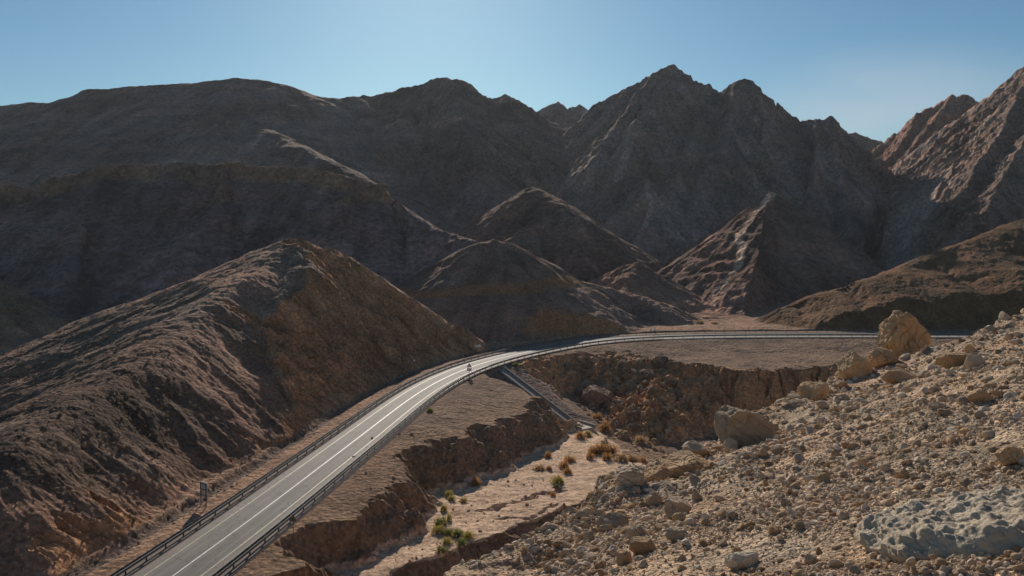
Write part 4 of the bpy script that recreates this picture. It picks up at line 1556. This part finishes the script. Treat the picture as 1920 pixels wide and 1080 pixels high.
def shrub(u, v_, wpx, hpx, kind, label, group):
    p = hit(u, v_, 85, 420)
    k_ = p[1] / FPX
    rt = empty('shrub', p, label, 'shrub', group)
    rt.rotation_euler = (0, 0, random.uniform(0, 6.28))
    s_ = wpx / 2 * k_
    rt.scale = (s_, s_, max(hpx * k_ / .75, s_ * .6))
    fo, tw = random.choice(SH[kind])
    for nm_, me in (('foliage', fo), ('twigs', tw)):
        o = bpy.data.objects.new(nm_, me)
        COL.objects.link(o)
        o.parent = rt


GD, GG, GO = 'dry shrubs in the wash', 'green shrubs at the wash edge', 'shrubs by the road'
for u, v_, w_, h_, k_, lab in [
    (1112, 852, 24, 16, 'dry', 'rusty shrub at the left end of the large dry thicket'),
    (1128, 849, 30, 20, 'dry', 'tallest rusty shrub in the large dry thicket'),
    (1146, 850, 26, 18, 'dry', 'rusty shrub in the middle of the large dry thicket behind the front bush'),
    (1138, 862, 22, 14, 'dry', 'low rusty shrub at the front of the large dry thicket'),
    (1106, 860, 18, 12, 'dry', 'small rusty shrub at the front left corner of the large dry thicket'),
    (1165, 864, 30, 16, 'straw', 'straw coloured bush right of the large dry thicket'),
    (1186, 866, 26, 13, 'straw', 'straw coloured bush between the thicket and the slope edge'),
    (1204, 868, 22, 12, 'dry', 'brown shrub nearest the stony slope edge'),
    (1068, 866, 26, 12, 'dry', 'upper shrub of the rusty column left of the thicket'),
    (1058, 877, 22, 14, 'dry', 'middle shrub of the rusty column left of the thicket'),
    (1064, 888, 20, 12, 'dry', 'lower shrub of the rusty column left of the thicket'),
    (1046, 906, 28, 16, 'olive', 'round dark olive bush alone on the pale wash floor'),
    (1012, 881, 26, 10, 'straw', 'flat brown bush beside the shaded bank of the wash'),
    (1029, 881, 14, 9, 'straw', 'small brown bush joined to the flat one near the bank'),
    (1088, 822, 22, 14, 'dry', 'rusty shrub just below the left end of the chute apron'),
    (1102, 818, 18, 12, 'olive', 'darker shrub just below the middle of the chute apron'),
    (1120, 786, 24, 12, 'dry', 'orange shrub above the chute apron on the rubble bank'),
    (1134, 808, 24, 18, 'dry', 'orange shrub right of the chute apron'),
    (1200, 830, 28, 14, 'straw', 'pale dry bush in the shade of the gully'),
    (892, 910, 22, 16, 'dry', 'brown shrub in the shadow under the earth bank'),
    (1027, 858, 16, 12, 'dry', 'brown shrub on the nose of the earth bank'),
    (1036, 930, 12, 8, 'dry', 'tiny brown tuft at the end of the small channel'),
]:
    shrub(u, v_, w_, h_, k_, lab, GD)
for u, v_, w_, h_, k_, lab in [
    (1044, 915, 11, 7, 'green', 'tiny bright green tuft below the round olive bush'),
    (841, 930, 18, 12, 'olive', 'olive shrub at the top of the wash edge under the bank'),
    (846, 938, 16, 10, 'olive', 'lower olive shrub touching the one at the top of the wash edge'),
    (869, 942, 16, 10, 'olive', 'lone olive shrub right of the pair at the top of the wash edge'),
    (832, 958, 16, 14, 'olive', 'olive shrub between the pair above and the green thicket below'),
    (842, 976, 12, 14, 'olive', 'thin upright olive shrub above the green thicket'),
    (826, 985, 26, 16, 'green', 'uppermost bush of the green thicket at the wash edge'),
    (822, 998, 28, 14, 'olive', 'left bush of the green thicket at the wash edge'),
    (840, 1003, 24, 14, 'green', 'middle bush of the green thicket at the wash edge'),
    (858, 1006, 26, 16, 'green', 'fullest bush in the right half of the green thicket'),
    (878, 1010, 24, 16, 'olive', 'rightmost bush of the green thicket at the wash edge'),
    (838, 1020, 22, 14, 'olive', 'bush at the front of the green thicket'),
    (866, 1022, 20, 14, 'green', 'bush at the front right of the green thicket'),
    (828, 1035, 24, 12, 'green', 'lowest pale green bush below the thicket'),
]:
    shrub(u, v_, w_, h_, k_, lab, GG)
for u, v_, w_, h_, k_, lab in [
    (967, 686, 14, 7, 'green', 'small bright green shrub by the rail at the top of the chute'),
    (806, 772, 14, 7, 'green', 'small green shrub outside the inner rail'),
    (1312, 606, 18, 6, 'straw', 'straw coloured bush behind the far rail at the end of the low hill'),
    (1340, 607, 16, 4, 'straw', 'faint dry tuft behind the far rail before the ochre hill'),
]:
    shrub(u, v_, w_, h_, k_, lab, GO)
print('objects', round(time.time() - T0, 1))

# ------------------------------------------------------------------ light
SUN_AZ = (805 - 960) / FPX            # bearing, right positive
SUN_EL = math.radians(21.5)
saz = math.atan(SUN_AZ)
sd = Vector((math.sin(saz) * math.cos(SUN_EL), math.cos(saz) * math.cos(SUN_EL), math.sin(SUN_EL)))
sun_d = bpy.data.lights.new('sun', 'SUN')
sun_d.energy = 4.5
sun_d.angle = math.radians(.53)
sun_d.color = (1, .90, .78)
sun = bpy.data.objects.new('sun', sun_d)
COL.objects.link(sun)
sun.rotation_euler = (-sd).to_track_quat('-Z', 'Y').to_euler()
sun.location = sd * 300

w = bpy.data.worlds.new('World')
S.world = w
w.use_nodes = True
nt = w.node_tree
bg = nt.nodes['Background']
sky = nt.nodes.new('ShaderNodeTexSky')
sky.sky_type = 'NISHITA'
sky.sun_disc = False
sky.sun_elevation = SUN_EL
sky.sun_rotation = saz
sky.altitude = 300
sky.air_density = 1.0
sky.dust_density = .3
sky.ozone_density = 2.0
tint = nt.nodes.new('ShaderNodeVectorMath')
tint.operation = 'MULTIPLY'
tint.inputs[1].default_value = (.64, .92, 1.04)
nt.links.new(sky.outputs[0], tint.inputs[0])
tcw = nt.nodes.new('ShaderNodeTexCoord')
cd_ = ray(1660, 190)
cd_ = cd_ / np.linalg.norm(cd_)
sub = nt.nodes.new('ShaderNodeVectorMath')
sub.operation = 'SUBTRACT'
nt.links.new(tcw.outputs['Generated'], sub.inputs[0])
sub.inputs[1].default_value = cd_
scl = nt.nodes.new('ShaderNodeVectorMath')
scl.operation = 'MULTIPLY'
scl.inputs[1].default_value = (1.0, 1.0, 2.6)
nt.links.new(sub.outputs[0], scl.inputs[0])
ln2 = nt.nodes.new('ShaderNodeVectorMath')
ln2.operation = 'LENGTH'
nt.links.new(scl.outputs[0], ln2.inputs[0])
wn = nt.nodes.new('ShaderNodeTexNoise')
wn.inputs['Scale'].default_value = 7.0
wn.inputs['Detail'].default_value = 5.0
nt.links.new(scl.outputs[0], wn.inputs['Vector'])
mrc = nt.nodes.new('ShaderNodeMapRange')
mrc.interpolation_type = 'SMOOTHSTEP'
mrc.inputs[1].default_value = .20
mrc.inputs[2].default_value = .02
nt.links.new(ln2.outputs['Value'], mrc.inputs[0])
mcl = nt.nodes.new('ShaderNodeMath')
mcl.operation = 'MULTIPLY'
nt.links.new(mrc.outputs[0], mcl.inputs[0])
nt.links.new(wn.outputs['Fac'], mcl.inputs[1])
mc2 = nt.nodes.new('ShaderNodeMath')
mc2.operation = 'MULTIPLY'
mc2.inputs[1].default_value = .75
nt.links.new(mcl.outputs[0], mc2.inputs[0])
cmx = nt.nodes.new('ShaderNodeMix')
cmx.data_type = 'RGBA'
nt.links.new(mc2.outputs[0], cmx.inputs['Factor'])
nt.links.new(tint.outputs[0], cmx.inputs['A'])
cmx.inputs['B'].default_value = (8.5, 9.5, 10.5, 1)
nt.links.new(cmx.outputs['Result'], bg.inputs[0])

m_h = bpy.data.materials.new('haze_air')
m_h.use_nodes = True
ntv = m_h.node_tree
for n in list(ntv.nodes):
    ntv.nodes.remove(n)
vo_ = ntv.nodes.new('ShaderNodeVolumePrincipled')
vo_.inputs['Color'].default_value = (.95, .97, 1, 1)
vo_.inputs['Density'].default_value = .00004
vo_.inputs['Anisotropy'].default_value = .3
ov_ = ntv.nodes.new('ShaderNodeOutputMaterial')
ntv.links.new(vo_.outputs[0], ov_.inputs['Volume'])
zlo = min(float(Z.min()), float(FZ.min())) - 1
zhi = float(Z.max()) + 5
v, f = box(0, 750, (zlo + zhi) / 2, 1800, 1000, (zhi - zlo) / 2)
finish(mesh_from('haze', v, f[:, ::1], m_h, smooth=False), kind='stuff')
bg.inputs[1].default_value = .060

S.view_settings.view_transform = 'Standard'
S.view_settings.look = 'None'
S.view_settings.exposure = .08
S.view_settings.gamma = 1
S.render.engine = 'CYCLES'
S.cycles.use_adaptive_sampling = True
S.cycles.max_bounces = 4
print('done', round(time.time() - T0, 1))
